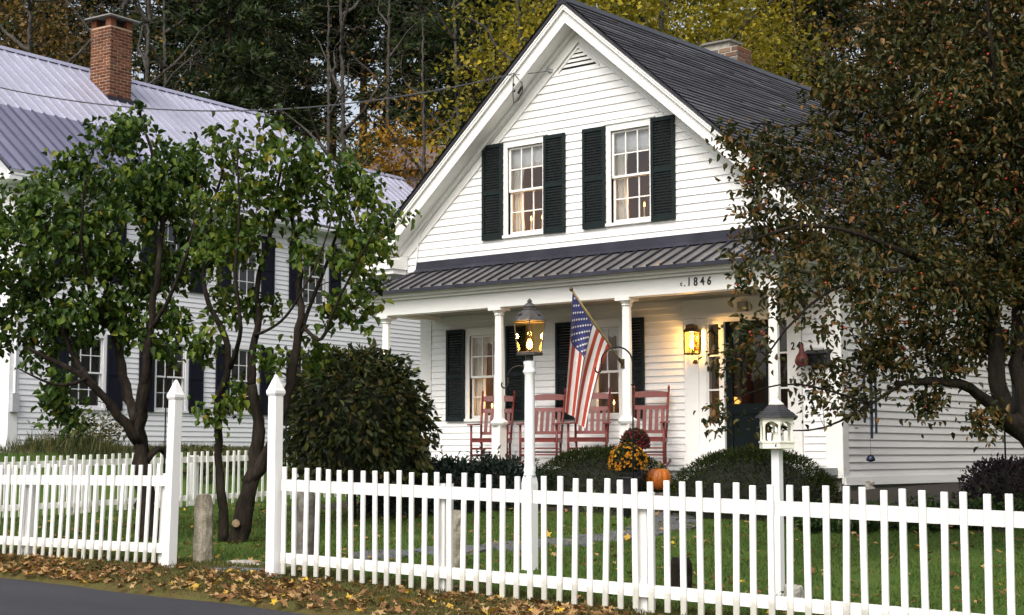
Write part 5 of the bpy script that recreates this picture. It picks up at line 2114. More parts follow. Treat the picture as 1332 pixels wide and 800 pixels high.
def wood_mesh(paths):
    mb = MB()
    rng = np.random.default_rng(len(paths))
    for q, r, n in paths:
        b = len(mb.v)
        mb.tube(q, list(r), n, cap=True)
        if n > 6:      # old wood is fluted and knobbly
            q = np.asarray(q)
            for i in range(len(q)):
                for k in range(n):
                    v = np.array(mb.v[b + i * n + k])
                    s = 1 + .16 * math.sin(3 * 2 * math.pi * k / n + i * .35) + rng.normal() * .10
                    mb.v[b + i * n + k] = tuple(q[i] + (v - q[i]) * s)
    return mb


def leaf_cloud(ends, rng, per, spread, size, ratio, droop, kind, fold=.25, curl=.2, jitter=.25):
    C = np.array([e[0] for e in ends])
    D = np.array([e[1] for e in ends])
    n = len(C) * per
    pos = np.repeat(C, per, 0) + rng.normal(size=(n, 3)) * spread
    out = rng.normal(size=(n, 3)) * .8 + np.repeat(D, per, 0) * .4 + np.array([0, 0, -droop])
    sz = size * (1 + rng.uniform(-jitter, jitter, n))
    return leaf_geo(pos, out, sz, ratio, rng, kind, fold, curl, ((0, 0, 1.0), .7))


def px_path(spec, depth, var=0.0, rng=None):
    """limb set out from directions measured on the photograph, at its own distance, with depth wander"""
    return [at(u, v, depth + dd) for (u, v, dd) in spec]


# ---- the two bushy trees behind the fence
def bushy_tree_a():
    rng = np.random.default_rng(3)
    D = 18.0
    base = at(196, 700, D)
    g = gz(base[0], base[1])
    base[2] = g - .1
    t = thing('bushy_tree', 'broad green-leaved bushy tree forking low beside the leaning fence post', 'tree', (base[0], base[1], g), 0, None)
    X = lambda *p: px_path(p, D)
    fork = (178, 552, 0)
    limbs = [([base, *X((190, 640, 0), (186, 595, 0), fork, (187, 500, -.1), (192, 460, -.15))], .135, .045),
             (X((182, 575, 0), (140, 522, -.2), (112, 492, -.4), (70, 470, -.5), (35, 452, -.6)), .072, .016),
             (X(fork, (163, 500, .2), (150, 440, .4), (140, 380, .5), (133, 300, .6), (150, 215, .6)), .065, .02),
             (X(fork, (187, 500, -.1), (196, 430, -.2), (206, 340, -.2), (216, 250, .0), (190, 175, 0)), .06, .018),
             (X((128, 508, -.3), (98, 470, .1), (70, 400, .3), (50, 330, .5), (38, 270, .6)), .04, .012),
             (X((112, 492, -.4), (86, 505, -.5), (62, 500, -.7), (25, 480, -.8)), .025, .008),
             (X((196, 430, -.2), (225, 380, -.5), (250, 310, -.6), (262, 240, -.6)), .03, .01),
             (X((150, 440, .4), (115, 380, -.2), (105, 310, -.6), (110, 235, -.8)), .03, .01),
             (X((190, 600, 0), (206, 575, .1), (222, 600, .3)), .045, .03)]
    blobs = [(60, 300, 62), (28, 385, 58), (98, 240, 62), (150, 185, 42), (185, 250, 66), (120, 330, 66), (62, 440, 46), (200, 345, 58), (232, 250, 52),
             (252, 320, 48), (215, 430, 40), (150, 410, 48), (20, 270, 46), (95, 395, 48), (88, 545, 22), (75, 510, 18), (240, 205, 38), (170, 160, 22), (-30, 330, 60), (-20, 440, 40)]
    tg = []
    for u, v, r in blobs:
        R_ = r / FPX * D
        n = int(4 + 17 * (R_ / .45) ** 2)
        tg.append(sample_blob(rng, at(u, v, D + rng.uniform(-.3, .5)), (R_, R_ * 1.15, R_ * .95), n, .25))
    tg = np.concatenate(tg)
    paths, ends = branch_paths(limbs, tg, rng)
    wood_mesh(paths).build('trunk', 'bark_dark', t, smooth=True)
    v, f = leaf_cloud(ends, rng, 24, .078, .084, .70, .85, 'ovate', .32, .4, .45)
    fast_mesh('crown', v, f, 'leaf_lilac', t)


def bushy_tree_b():
    rng = np.random.default_rng(5)
    D = 17.2
    base = at(312, 712, D)
    g = gz(base[0], base[1])
    base[2] = g - .1
    t = thing('bushy_tree', 'open-crowned bushy tree with leaning double trunk and a sawn limb scar, before the long house', 'tree', (base[0], base[1], g))
    X = lambda *p: px_path(p, D)
    limbs = [([base, *X((318, 660, 0), (332, 606, 0), (338, 572, 0), (331, 535, 0), (327, 500, 0))], .125, .05),
             (X((327, 500, 0), (326, 458, .1), (340, 415, .1), (331, 380, .2), (345, 330, .2), (358, 280, .2), (368, 200, .2)), .05, .014),
             (X((324, 630, 0), (348, 594, -.1), (366, 545, -.2), (378, 490, -.2), (389, 440, -.1), (391, 390, 0), (388, 330, .1), (380, 290, .2), (372, 230, .3)), .08, .016),
             ([at(291, 706, D + .1), *X((291, 660, .1), (284, 620, .1), (285, 560, .1), (281, 520, .1), (300, 478, .1), (295, 440, .2), (272, 400, .3), (263, 370, .3), (268, 300, .3), (290, 220, .2))], .06, .014),
             (X((391, 420, 0), (418, 452, -.3), (430, 410, -.4), (443, 385, -.5), (470, 330, -.6), (490, 295, -.7)), .028, .008),
             (X((389, 440, 0), (402, 400, .4), (430, 330, .5), (450, 265, .5), (440, 205, .4)), .028, .01),
             (X((331, 437, .1), (352, 428, -.3), (374, 412, -.5), (410, 350, -.7), (430, 290, -.7)), .022, .008),
             (X((300, 478, .1), (315, 430, -.3), (305, 360, -.4), (312, 280, -.4), (308, 190, -.3)), .03, .01)]
    blobs = [(308, 195, 42), (296, 262, 48), (372, 212, 46), (428, 215, 46), (470, 255, 44), (500, 290, 30), (400, 265, 48), (335, 300, 42), (450, 315, 42), (285, 330, 44),
             (470, 335, 34), (438, 405, 26), (478, 372, 20), (340, 395, 24), (300, 392, 32), (270, 445, 26), (298, 515, 22), (270, 540, 12), (462, 402, 24), (365, 175, 24), (355, 470, 14), (405, 455, 24), (345, 250, 38), (395, 330, 20)]
    tg = []
    for u, v, r in blobs:
        R_ = r / FPX * D
        n = int(3 + 13 * (R_ / .45) ** 2)
        tg.append(sample_blob(rng, at(u, v, D + rng.uniform(-.4, .5)), (R_, R_ * 1.1, R_ * .95), n, .25))
    tg = np.concatenate(tg)
    paths, ends = branch_paths(limbs, tg, rng)
    wood_mesh(paths).build('trunk', 'bark_dark', t, smooth=True)
    v, f = leaf_cloud(ends, rng, 21, .076, .084, .72, .85, 'ovate', .32, .4, .45)
    fast_mesh('crown', v, f, 'leaf_lilac_light', t)
    c = at(307, 681, D - .16)
    vd = unit(EYE - c)
    MB().tube([c - vd * .05, c + vd * .02], [.048, .04], 10).build('limb_scar', 'sawn_wood', t)


bushy_tree_a()
bushy_tree_b()


# ---- the berry tree at the right
def berry_tree():
    rng = np.random.default_rng(8)
    D = 14.0
    b0 = at(1400, 640, D)
    g = gz(b0[0], b0[1])
    b0[2] = g - .1
    t = thing('berry_tree', 'dark spreading crab apple tree with small red fruit beside the house', 'tree', (b0[0], b0[1], g))
    X = lambda *p: px_path(p, D)
    limbs = [([b0, *X((1375, 600, 0), (1335, 562, 0), (1300, 540, 0))], .13, .095),
             (X((1312, 545, 0), (1296, 500, 0), (1292, 430, .1), (1290, 350, .3), (1270, 250, .4), (1240, 150, .3)), .09, .02),
             (X((1340, 560, 0), (1325, 500, .2), (1322, 420, .4), (1340, 320, .5), (1360, 200, .5)), .085, .02),
             (X((1300, 540, 0), (1275, 512, -.1), (1250, 498, -.2), (1200, 494, -.4), (1165, 500, -.5)), .06, .022),
             (X((1180, 496, -.45), (1140, 520, -.6), (1112, 540, -.6), (1085, 552, -.6), (1056, 566, -.55), (1030, 560, -.5)), .018, .006),
             (X((1130, 524, -.6), (1090, 512, -.7), (1055, 500, -.7), (1010, 498, -.7), (960, 515, -.8), (925, 545, -.8)), .012, .004),
             (X((1292, 430, .1), (1240, 370, -.3), (1180, 330, -.6), (1110, 300, -.8), (1040, 290, -.8), (985, 310, -.8)), .05, .01),
             (X((1288, 350, .3), (1220, 260, .2), (1150, 200, .2), (1080, 160, .1), (1020, 165, 0), (975, 160, 0)), .045, .008),
             (X((1200, 345, -.5), (1130, 360, -.9), (1070, 380, -1.), (1020, 430, -1.), (985, 480, -1.)), .025, .006),
             (X((1270, 250, .4), (1200, 130, .3), (1130, 60, .3), (1080, 10, .2)), .035, .01),
             (X((1150, 200, .2), (1075, 230, -.4), (1010, 245, -.5), (960, 250, -.5)), .022, .006),
             (X((1340, 320, .5), (1300, 180, -.2), (1290, 60, -.4), (1280, -30, -.4)), .045, .012)]
    blobs = [(1250, 110, 120, 0), (1150, 160, 95, 0), (1060, 215, 66, 0), (1005, 190, 34, 0), (1090, 110, 55, 0), (1330, 180, 120, .3), (1240, 270, 95, -.2), (1330, 330, 80, .2), (1130, 285, 78, -.3),
             (1040, 300, 58, -.5), (985, 290, 40, -.5), (1190, 370, 62, -.5), (1260, 380, 52, 0), (1110, 385, 48, -.7), (1020, 370, 48, -.7), (970, 350, 30, -.8), (982, 440, 30, -.9), (955, 470, 26, -.9), (1075, 430, 18, -.8),
             (1150, 460, 44, -.4), (1215, 450, 46, -.2), (1285, 440, 36, .4), (1055, 510, 30, -.6), (1010, 545, 16, -.6), (935, 545, 18, -.8), (1110, 520, 22, -.6), (1300, 30, 90, 0), (1180, 40, 70, 0), (1370, 60, 90, .3), (1380, 300, 70, .5),
             (980, 235, 26, -.4), (955, 190, 16, -.4), (1085, 340, 40, -.9), (1350, 450, 40, .3), (1075, 475, 26, -.6), (1280, 545, 8, -.2), (1205, 525, 10, -.4),
             (1480, 150, 130, -.2), (1460, 330, 110, -.3), (1560, 260, 120, .2), (1430, 0, 110, .2), (1300, -90, 110, .1), (1160, -60, 90, .4), (1420, 180, 120, 1.2), (1300, 200, 120, 1.4), (1200, 220, 90, 1.3), (1400, 330, 90, 1.6), (1320, 90, 110, 1.5),  # last two rows: crown extended, mostly out of view, to shade the side wall
             (1150, -190, 110, .2), (1280, -230, 130, .4), (1420, -180, 130, .2), (1220, -130, 110, 1.3), (1380, -80, 120, 1.6), (1060, -90, 70, .6)]
    tg = []
    for u, v, r, dd in blobs:
        R_ = r / FPX * D
        n = int(6 + 32 * (R_ / .42) ** 2)
        if u > 1340:
            n = int(n * .7)
        elif u < 1095 and v > 330:
            n = int(n * .62)
        elif u > 1140 and v > 300:
            n = int(n * 1.7)
        tg.append(sample_blob(rng, at(u, v, D + dd + rng.uniform(-.2, .2)), (R_, R_ * 1.2, R_), n, .15))
    tg = np.concatenate(tg)
    paths, ends = branch_paths(limbs, tg, rng, wander=.14, twig=.0022, k_r=.006)
    wood_mesh(paths).build('trunk', 'bark_crab', t, smooth=True)
    v, f = leaf_cloud(ends, rng, 21, .085, .061, .52, .45, 'ovate', .3, .3, .4)
    fast_mesh('crown', v, f, 'leaf_crab', t)
    # fruit, in twos and threes
    mb = MB()
    vs, fs = [], []
    idx = rng.choice(len(ends), 520, replace=True)
    ico = np.array([(0, 0, 1), (.894, 0, .447), (.276, .851, .447), (-.724, .526, .447), (-.724, -.526, .447), (.276, -.851, .447), (.724, .526, -.447), (-.276, .851, -.447), (-.894, 0, -.447), (-.276, -.851, -.447), (.724, -.526, -.447), (0, 0, -1)])
    fi = [(0, 1, 2), (0, 2, 3), (0, 3, 4), (0, 4, 5), (0, 5, 1), (1, 6, 2), (2, 7, 3), (3, 8, 4), (4, 9, 5), (5, 10, 1), (6, 7, 2), (7, 8, 3), (8, 9, 4), (9, 10, 5), (10, 6, 1), (11, 7, 6), (11, 8, 7), (11, 9, 8), (11, 10, 9), (11, 6, 10)]
    V, F = [], []
    for i in idx:
        for k in range(rng.integers(1, 4)):
            c = ends[i][0] + rng.normal(size=3) * .05 + np.array([0, 0, -.03])
            F += [tuple(a + len(V) for a in q) for q in fi]
            V += list(c + ico * rng.uniform(.009, .014))
    o = fast_mesh('fruit', V, F, 'berry', t)
    o['kind'] = 'stuff'


berry_tree()


# ---- shrubs
def leafy_mound(name, label, cat, c, r, n, size, ratio, mat, seed, kind='diamond', lumps=.12, up=.2, core='leaf_yew', flat=0.0, spread=.05, stems=True):
    """rounded shrub: leaves through the outer layer of an uneven dome, stems and inner twigs under it"""
    rng = np.random.default_rng(seed)
    c = np.array(c, float)
    g = gz(c[0], c[1])
    t = thing(name, label, cat, (c[0], c[1], g))
    v = unit(rng.normal(size=(n, 3)))
    v[:, 2] = np.where(v[:, 2] < -.75, -v[:, 2], v[:, 2])
    low = v[:, 2] < 0
    v[low, :2] = unit(v[low, :2]) * (1 + .12 * v[low, 2:3])
    th, ph = np.arctan2(v[:, 1], v[:, 0]), v[:, 2]
    bump = 1 + lumps * (np.sin(th * 3 + seed) * np.cos(ph * 4) * .6 + np.sin(th * 7 + ph * 6 + seed * 2) * .4 + np.sin(th * 13 - ph * 11) * .25)
    rad = bump * (1 - np.abs(rng.normal(size=n)) * spread * 1.6)
    pos = c + v * rad[:, None] * np.array(r)
    ok = pos[:, 2] > g + .02
    pos, v = pos[ok], v[ok]
    out = v * 1.0 + rng.normal(size=v.shape) * .75 + np.array([0, 0, up])
    sz = size * (1 + rng.uniform(-.35, .35, len(pos)))
    V, F = leaf_geo(pos, out, sz, ratio, rng, kind, .2, .1)
    fast_mesh('foliage', V, F, mat, t)
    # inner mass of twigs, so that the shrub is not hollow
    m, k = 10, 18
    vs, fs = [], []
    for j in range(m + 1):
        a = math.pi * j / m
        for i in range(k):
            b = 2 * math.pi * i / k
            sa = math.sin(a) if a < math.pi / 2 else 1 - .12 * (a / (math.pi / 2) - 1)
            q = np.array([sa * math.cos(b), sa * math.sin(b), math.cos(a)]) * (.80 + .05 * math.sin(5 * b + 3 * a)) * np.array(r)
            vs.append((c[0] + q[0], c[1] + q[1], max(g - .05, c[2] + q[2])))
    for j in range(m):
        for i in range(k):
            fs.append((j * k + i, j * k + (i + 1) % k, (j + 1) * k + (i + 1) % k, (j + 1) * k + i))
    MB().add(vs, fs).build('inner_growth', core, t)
    if stems:
        mb = MB()
        for i in range(5):
            a = 2 * math.pi * i / 5
            e = c + np.array([math.cos(a) * r[0] * .5, math.sin(a) * r[1] * .5, r[2] * .4])
            mb.tube([(c[0] + .06 * math.cos(a), c[1] + .06 * math.sin(a), g - .05), tuple((c + e) / 2), tuple(e)], [.025, .018, .008], 5)
        mb.build('stem', 'bark_dark', t)
    return t


def sprigs(t, c, r, count, seed, mat, size=.055, hmin=.10, hmax=.26, ratio=.5):
    # upright sprigs breaking the outline
    rng = np.random.default_rng(seed)
    mb = MB()
    P_, D_ = [], []
    for i in range(count):
        a = rng.uniform(0, 6.28)
        q = rng.uniform(.1, .95)
        b = c + np.array([math.cos(a) * r[0] * q, math.sin(a) * r[1] * q * .9, r[2] * math.sqrt(1 - q * q) * .9])
        h = rng.uniform(hmin, hmax)
        e = b + np.array([math.cos(a) * q * h * .7 + rng.normal() * .04, math.sin(a) * q * h * .7 + rng.normal() * .04, h * (1.05 - q * .5)])
        mb.tube([tuple(b), tuple(e)], .004, 4)
        for s in np.linspace(.1, 1, 9):
            P_.append(b + (e - b) * s)
            D_.append(np.array([rng.normal(), rng.normal(), .6]))
    mb.build('sprigs', 'bark_dark', t)['kind'] = 'stuff'
    V, F = leaf_geo(np.array(P_), np.array(D_), np.full(len(P_), size), ratio, rng, 'ovate')
    fast_mesh('sprig_leaves', V, F, mat, t)['kind'] = 'stuff'


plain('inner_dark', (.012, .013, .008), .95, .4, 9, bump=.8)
sc = at(464, 553, 20.3)
rs = leafy_mound('round_shrub', 'large dark rounded shrub with reddish-brown leaves by the house corner', 'shrub', sc, (.96, .96, .93), 9500, .105, .46, 'leaf_shrub', 4, 'ovate', .20, -.8, 'inner_dark', spread=.16)
sprigs(rs, sc, (.98, .98, .98), 46, 99, 'leaf_shrub', .09, .10, .24, .45)
h1 = at(785, 648, 20.9)
leafy_mound('clipped_hedge', 'clipped dark yew mound below the rocking chairs', 'hedge', h1, (1.15, .75, .68), 20000, .048, .24, 'leaf_yew', 6, 'diamond', .035, .35, 'inner_dark', spread=.045)
h2 = at(978, 655, 18.6)
leafy_mound('clipped_hedge', 'clipped dark yew mound before the front door and bird feeder', 'hedge', h2, (1.13, .75, .66), 20000, .048, .24, 'leaf_yew', 9, 'diamond', .035, .35, 'inner_dark', spread=.045)
for k, (u, v_, dd, rr, zz) in enumerate(((520, 636, 20.6, .62, .46), (585, 640, 20.9, .60, .42), (645, 640, 21.1, .58, .44), (700, 655, 21.2, .5, .42))):
    lab = ['low dark holly bush touching the round shrub', 'low dark holly bush under the porch, second from the round shrub', 'low dark holly bush before the porch column, third from the round shrub', 'low dark holly bush behind the lamp post'][k]
    t = leafy_mound('holly_bush', lab, 'shrub', at(u, v_, dd), (rr, .45, zz), 3600, .06, .5, 'leaf_holly', 20 + k, 'ovate', .16, .3, 'inner_dark', spread=.11)
    sprigs(t, at(u, v_, dd), (rr, .45, zz), 16, 40 + k, 'leaf_holly')
pc = at(1312, 640, 17.5)
leafy_mound('purple_shrub', 'dusky purple-leaved shrub in the shade along the side wall', 'shrub', pc, (.55, .5, .36), 3200, .05, .5, 'leaf_purple', 12, 'ovate', .2, .3, 'inner_dark', spread=.12)


def mums(name, label, u, v_, depth, r, mat, seed, pot=True):
    rng = np.random.default_rng(seed)
    c = at(u, v_, depth)
    zb = c[2] - r * .9
    g = gz(c[0], c[1])
    t = thing(name, label, 'flowers', (c[0], c[1], g))
    MB().lathe([(r * .42, g - .02), (r * .5, zb - .12), (r * .62, zb + .02), (r * .66, zb + .03), (r * .6, zb + .04)], (c[0], c[1], 0), 18).build('pot', 'planter', t, smooth=True)
    n = 900
    v = unit(rng.normal(size=(n, 3)))
    v[:, 2] = np.where(v[:, 2] < -.3, -v[:, 2], v[:, 2])
    pos = c + v * r * rng.uniform(.55, .97, (n, 1))
    V, F = leaf_geo(pos, v + rng.normal(size=v.shape) * .7, np.full(n, .045), .5, rng, 'ovate')
    fast_mesh('leaves', V, F, 'leaf_mum', t)
    nb = 210
    vb = unit(rng.normal(size=(nb * 2, 3)))
    vb = vb[vb[:, 2] > -.35][:nb]
    P_, D_ = [], []
    for q in vb:
        p = c + q * r * rng.uniform(.93, 1.06)
        for k in range(9):
            a = unit(np.cross(q, rng.normal(size=3)))
            P_.append(p)
            D_.append(a + q * .45)
    V, F = leaf_geo(np.array(P_), np.array(D_), np.full(len(P_), .026), .5, rng, 'diamond', .1, 0)
    b = fast_mesh('blooms', V, F, mat, t)
    b['kind'] = 'stuff'
    k_ = MB().lathe([(r * .5, -r * .5), (r * .72, -r * .1), (r * .7, r * .3), (r * .4, r * .62)], tuple(c), 14)
    k_.build('inner_growth', 'inner_dark', t)


mums('potted_mum', 'round pot of orange-yellow mums in front of the rocking chairs', 817, 602, 19.2, .235, 'bloom_yellow', 51)
mums('potted_mum', 'round pot of burgundy mums standing behind the yellow ones', 826, 577, 19.9, .185, 'bloom_red', 52)


# ---- low planting and turf
def soil_shade_beds():
    # soil round the front and side, the deep shade there put into its colour
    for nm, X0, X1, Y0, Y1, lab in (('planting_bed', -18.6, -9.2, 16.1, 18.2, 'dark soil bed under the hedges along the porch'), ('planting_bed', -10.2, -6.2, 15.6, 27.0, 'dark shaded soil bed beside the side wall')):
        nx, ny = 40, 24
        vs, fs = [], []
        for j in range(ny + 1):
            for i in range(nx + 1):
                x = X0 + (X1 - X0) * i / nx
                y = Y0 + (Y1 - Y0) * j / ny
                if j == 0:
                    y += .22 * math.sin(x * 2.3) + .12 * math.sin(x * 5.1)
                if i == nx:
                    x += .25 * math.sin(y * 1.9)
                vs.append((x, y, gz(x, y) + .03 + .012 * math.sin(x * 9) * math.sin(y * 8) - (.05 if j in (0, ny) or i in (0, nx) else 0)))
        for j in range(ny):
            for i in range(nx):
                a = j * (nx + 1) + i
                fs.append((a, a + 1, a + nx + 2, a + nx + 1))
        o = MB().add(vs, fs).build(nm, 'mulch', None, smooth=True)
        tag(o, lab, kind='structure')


soil_shade_beds()


def ground_cover():
    rng = np.random.default_rng(61)
    n = 9000
    a, b = on(1040, 690, 'z', .38), on(1420, 690, 'z', .38)
    t = rng.random(n)
    c = a[None] * (1 - t[:, None]) + b[None] * t[:, None]
    off = rng.uniform(-.55, .55, n) + .18 * np.sin(t * 30)
    dirn = np.array([-math.sin(YAW), math.cos(YAW), 0])
    p = c + dirn * off[:, None]
    p[:, 2] = G(p[:, 0], p[:, 1]) + np.abs(rng.normal(size=n)) * .09 + .02
    V, F = leaf_geo(p, rng.normal(size=(n, 3)) + np.array([0, 0, .5]), .06 * (1 + rng.uniform(-.3, .3, n)), .6, rng, 'ovate', .2, .2, ((0, 0, 1), .6))
    tag(fast_mesh('ground_cover', V, F, 'leaf_cover'), 'low green ground cover in a band across the lawn under the berry tree', 'ground cover', kind='stuff')
    # small clumps of leafy growth before the hedges
    n = 2200
    k = rng.integers(0, 9, n)
    cen = np.array([on(u, v, 'z', .36) for u, v in ((700, 672), (725, 668), (757, 672), (780, 676), (560, 668), (600, 660), (650, 664), (820, 672), (535, 668))])
    p = cen[k] + rng.normal(size=(n, 3)) * np.array([.16, .16, 0])
    p[:, 2] = G(p[:, 0], p[:, 1]) + np.abs(rng.normal(size=n)) * .12 + .02
    V, F = leaf_geo(p, rng.normal(size=(n, 3)) + np.array([0, 0, .6]), .05 * (1 + rng.uniform(-.3, .3, n)), .6, rng, 'ovate', .2, .2, ((0, 0, 1), .6))
    tag(fast_mesh('border_plants', V, F, 'leaf_cover'), 'low bright green plants at the foot of the hedges', 'plants', kind='stuff')
    # rank grass and weeds along the neighbour's foundation
    n = 9000
    y = rng.uniform(14, 27, n)
    x = -24.6 - .09 * (y - 16.6) + rng.normal(size=n) * .55 - .3
    z = G(x, y)
    h = (.16 + .30 * (np.sin(y * 1.9) * .5 + .5) * (np.sin(y * .7 + 2) * .5 + .5)) * rng.uniform(.5, 1.2, n)
    V, F = leaf_geo(np.stack([x, y, z], 1), rng.normal(size=(n, 3)) * .35 + np.array([0, 0, 1]), h, .05, rng, 'diamond', 0, .1)
    tag(fast_mesh('tall_grass', V, F, 'weed'), 'rank grass and weeds along the foot of the long house', 'grass', kind='stuff')


ground_cover()
for k, (u, v_, dd, r_, hh, lab) in enumerate(((118, 590, 29.5, .55, .75, 'wispy green weed bush against the long house wall near its corner'), (262, 600, 29.0, .4, .5, 'small leafy weed clump behind the dividing fence and slender trunk'), (300, 600, 30, .45, .5, 'low ragged weed clump by the long house behind the double trunk'))):
    rng = np.random.default_rng(70 + k)
    c = at(u, v_, dd)
    g = gz(c[0], c[1])
    t = thing('weed_clump', lab, 'weeds', (c[0], c[1], g))
    mb = MB()
    P_, D_ = [], []
    for i in range(40):
        e = np.array([c[0] + rng.normal() * r_, c[1] + rng.normal() * r_, g + hh * rng.uniform(.5, 1.1)])
        b = np.array([c[0] + rng.normal() * r_ * .3, c[1] + rng.normal() * r_ * .3, g])
        mb.tube([tuple(b), tuple((b + e) / 2 + np.array([0, 0, .05])), tuple(e)], .005, 4)
        for s in np.linspace(.3, 1, 16):
            P_.append(b + (e - b) * s + rng.normal(size=3) * .02)
            D_.append(np.array([rng.normal(), rng.normal(), .4]))
    mb.build('stems', 'stem', t)
    V, F = leaf_geo(np.array(P_), np.array(D_), np.full(len(P_), .085), .5, rng, 'ovate')
    fast_mesh('leaves', V, F, 'weed', t)


def lawn():
    rng = np.random.default_rng(81)
    n = 130000
    x = rng.uniform(-20.8, -2.5, n)
    y = 9.75 + (19.0 - 9.75) * rng.random(n) ** 1.3
    keep = (np.sin(x * 1.3 + y * 2.1) + np.sin(x * 3.1 - y * 1.2) > -1.7)
    x, y = x[keep], y[keep]
    n = len(x)
    h = rng.uniform(.025, .06, n)
    V, F = leaf_geo(np.stack([x, y, G(x, y) - .004], 1), rng.normal(size=(n, 3)) * .45 + np.array([0, 0, 1.0]), h, .16, rng, 'diamond', 0, .1)
    tag(fast_mesh('lawn_grass', V, F, 'grass_blade'), 'short green lawn grass behind the picket fence', 'grass', kind='stuff')
    n = 42000
    x = rng.uniform(-17.5, -3.2, n)
    e = road_edge(x)
    y = e + (9.85 - e) * rng.random(n) ** .8
    h = rng.uniform(.015, .05, n) * (.5 + smooth(0, .35, y - e))
    V, F = leaf_geo(np.stack([x, y, G(x, y) - .003], 1), rng.normal(size=(n, 3)) * .6 + np.array([0, 0, 1.0]), h, .16, rng, 'diamond', 0, .1)
    tag(fast_mesh('verge_grass', V, F, 'grass_dry'), 'sparse yellowing grass on the road verge', 'grass', kind='stuff')


lawn()


def fallen_leaves():
    rng = np.random.default_rng(91)

    def lay(x, y, size, name, label, lift=.02):
        n = len(x)
        # lobed, curled leaves: eight-sided outline round a centre, built as four quads
        cen = np.stack([x, y, G(x, y) + lift * rng.random(n)], 1)
        a0 = rng.uniform(0, 6.28, n)
        tilt = rng.normal(size=(n, 2)) * .35
        k = 10
        V = np.zeros((n, k + 1, 3))
        curl = rng.uniform(-.25, .6, n)
        for i in range(k):
            a = a0 + 2 * math.pi * i / k
            lob = (1.0 if i % 2 == 0 else .52) * (1.15 if i == 0 else 1)
            r = size * lob * rng.uniform(.8, 1.15, n) * .5
            dx, dy = r * np.cos(a), r * np.sin(a) * .85
            V[:, i, 0], V[:, i, 1] = dx, dy
            V[:, i, 2] = dx * tilt[:, 0] + dy * tilt[:, 1] + curl * np.abs(dy) * .8 + np.abs(rng.normal(size=n)) * .006
        V += cen[:, None, :]
        V[:, k] = cen + np.array([0, 0, .002])
        F = []
        base = np.arange(n)[:, None] * (k + 1)
        for i in range(0, k, 2):
            F.append(np.concatenate([base + k, base + i, base + (i + 1) % k, base + (i + 2) % k], 1))
        F = np.stack(F, 1).reshape(-1, 4)
        tag(fast_mesh(name, V.reshape(-1, 3), F, 'leaf_fallen'), label, 'leaves', kind='stuff')
    n = 6200
    x = rng.uniform(-17, -3.4, n)
    e = road_edge(x)
    t = np.clip(rng.beta(2.2, 1.7, n), 0, 1)
    y = e - .02 + (9.55 - e) * t
    dens = .22 + .78 * np.clip(np.sin(x * 1.9 + y * 3) * .6 + np.sin(x * 4.7 - y * 5) * .5 + .2, 0, 1) * (.45 + .55 * smooth(-15, -11.5, x))
    keep = rng.random(n) < dens
    x, y = x[keep], y[keep]
    lay(x, y, rng.uniform(.05, .115, len(x)), 'fallen_leaves', 'brown and yellow fallen leaves drifted along the road verge', .035)
    n = 1300
    x = rng.uniform(-20, -3, n)
    y = 9.7 + 8 * rng.random(n) ** 1.5
    lay(x, y, rng.uniform(.045, .10, n), 'scattered_leaves', 'few yellow leaves scattered on the green lawn', .06)


fallen_leaves()


# ================================================================== the wood on the slope behind
def proto_broad(seed, H, crown_z0, R_, ntg, per, leaf, mat, bark='bark_grey', bare=False, trunk=.16, spread=.28, up_limbs=7):
    rng = np.random.default_rng(seed)
    limbs = []
    lean = rng.normal(size=2) * .25
    tr = [np.array([0, 0, -.6])] + [np.array([lean[0] * (z / H) ** 1.5, lean[1] * (z / H) ** 1.5, z]) for z in np.linspace(.4, H * .93, 8)]
    limbs.append((tr, trunk, .03))
    for k in range(up_limbs):
        z = crown_z0 + (H * .8 - crown_z0) * (k + .3) / up_limbs
        a = k * 2.4 + rng.uniform(-.4, .4)
        s = np.array([np.interp(z, [q[2] for q in tr], [q[0] for q in tr]), np.interp(z, [q[2] for q in tr], [q[1] for q in tr]), z])
        ln = R_ * (.95 - .35 * k / up_limbs) * rng.uniform(.7, 1.1)
        pts = [s]
        for t in (.35, .7, 1.0):
            pts.append(s + np.array([math.cos(a + .2 * t) * ln * t, math.sin(a + .2 * t) * ln * t, ln * (.75 * t + .25 * t * t)]) + rng.normal(size=3) * .12)
        limbs.append((pts, trunk * .42, .02))
    cz = (crown_z0 + H) / 2
    hz = (H - crown_z0) / 2 * 1.05
    v = unit(rng.normal(size=(ntg, 3)))
    r = rng.uniform(.3, 1, (ntg, 1)) ** .6
    th = np.arctan2(v[:, 1], v[:, 0])
    lump = 1 + .22 * np.sin(3 * th + seed) * np.cos(3 * v[:, 2] + seed)
    tg = np.array([lean[0] * .5, lean[1] * .5, cz]) + v * r * lump[:, None] * np.array([R_, R_, hz])
    paths, ends = branch_paths(limbs, tg, rng, rise=.05, wander=.12, twig=.006, k_r=.009, max_r=.05)
    if bare:   # fine twigs
        tg2 = tg + rng.normal(size=tg.shape) * .6
    w = wood_mesh(paths)
    V, F = leaf_cloud(ends, rng, per, spread, leaf, .75, .3, 'diamond', .15, .1, .3)
    return w, V, F, mat, bark


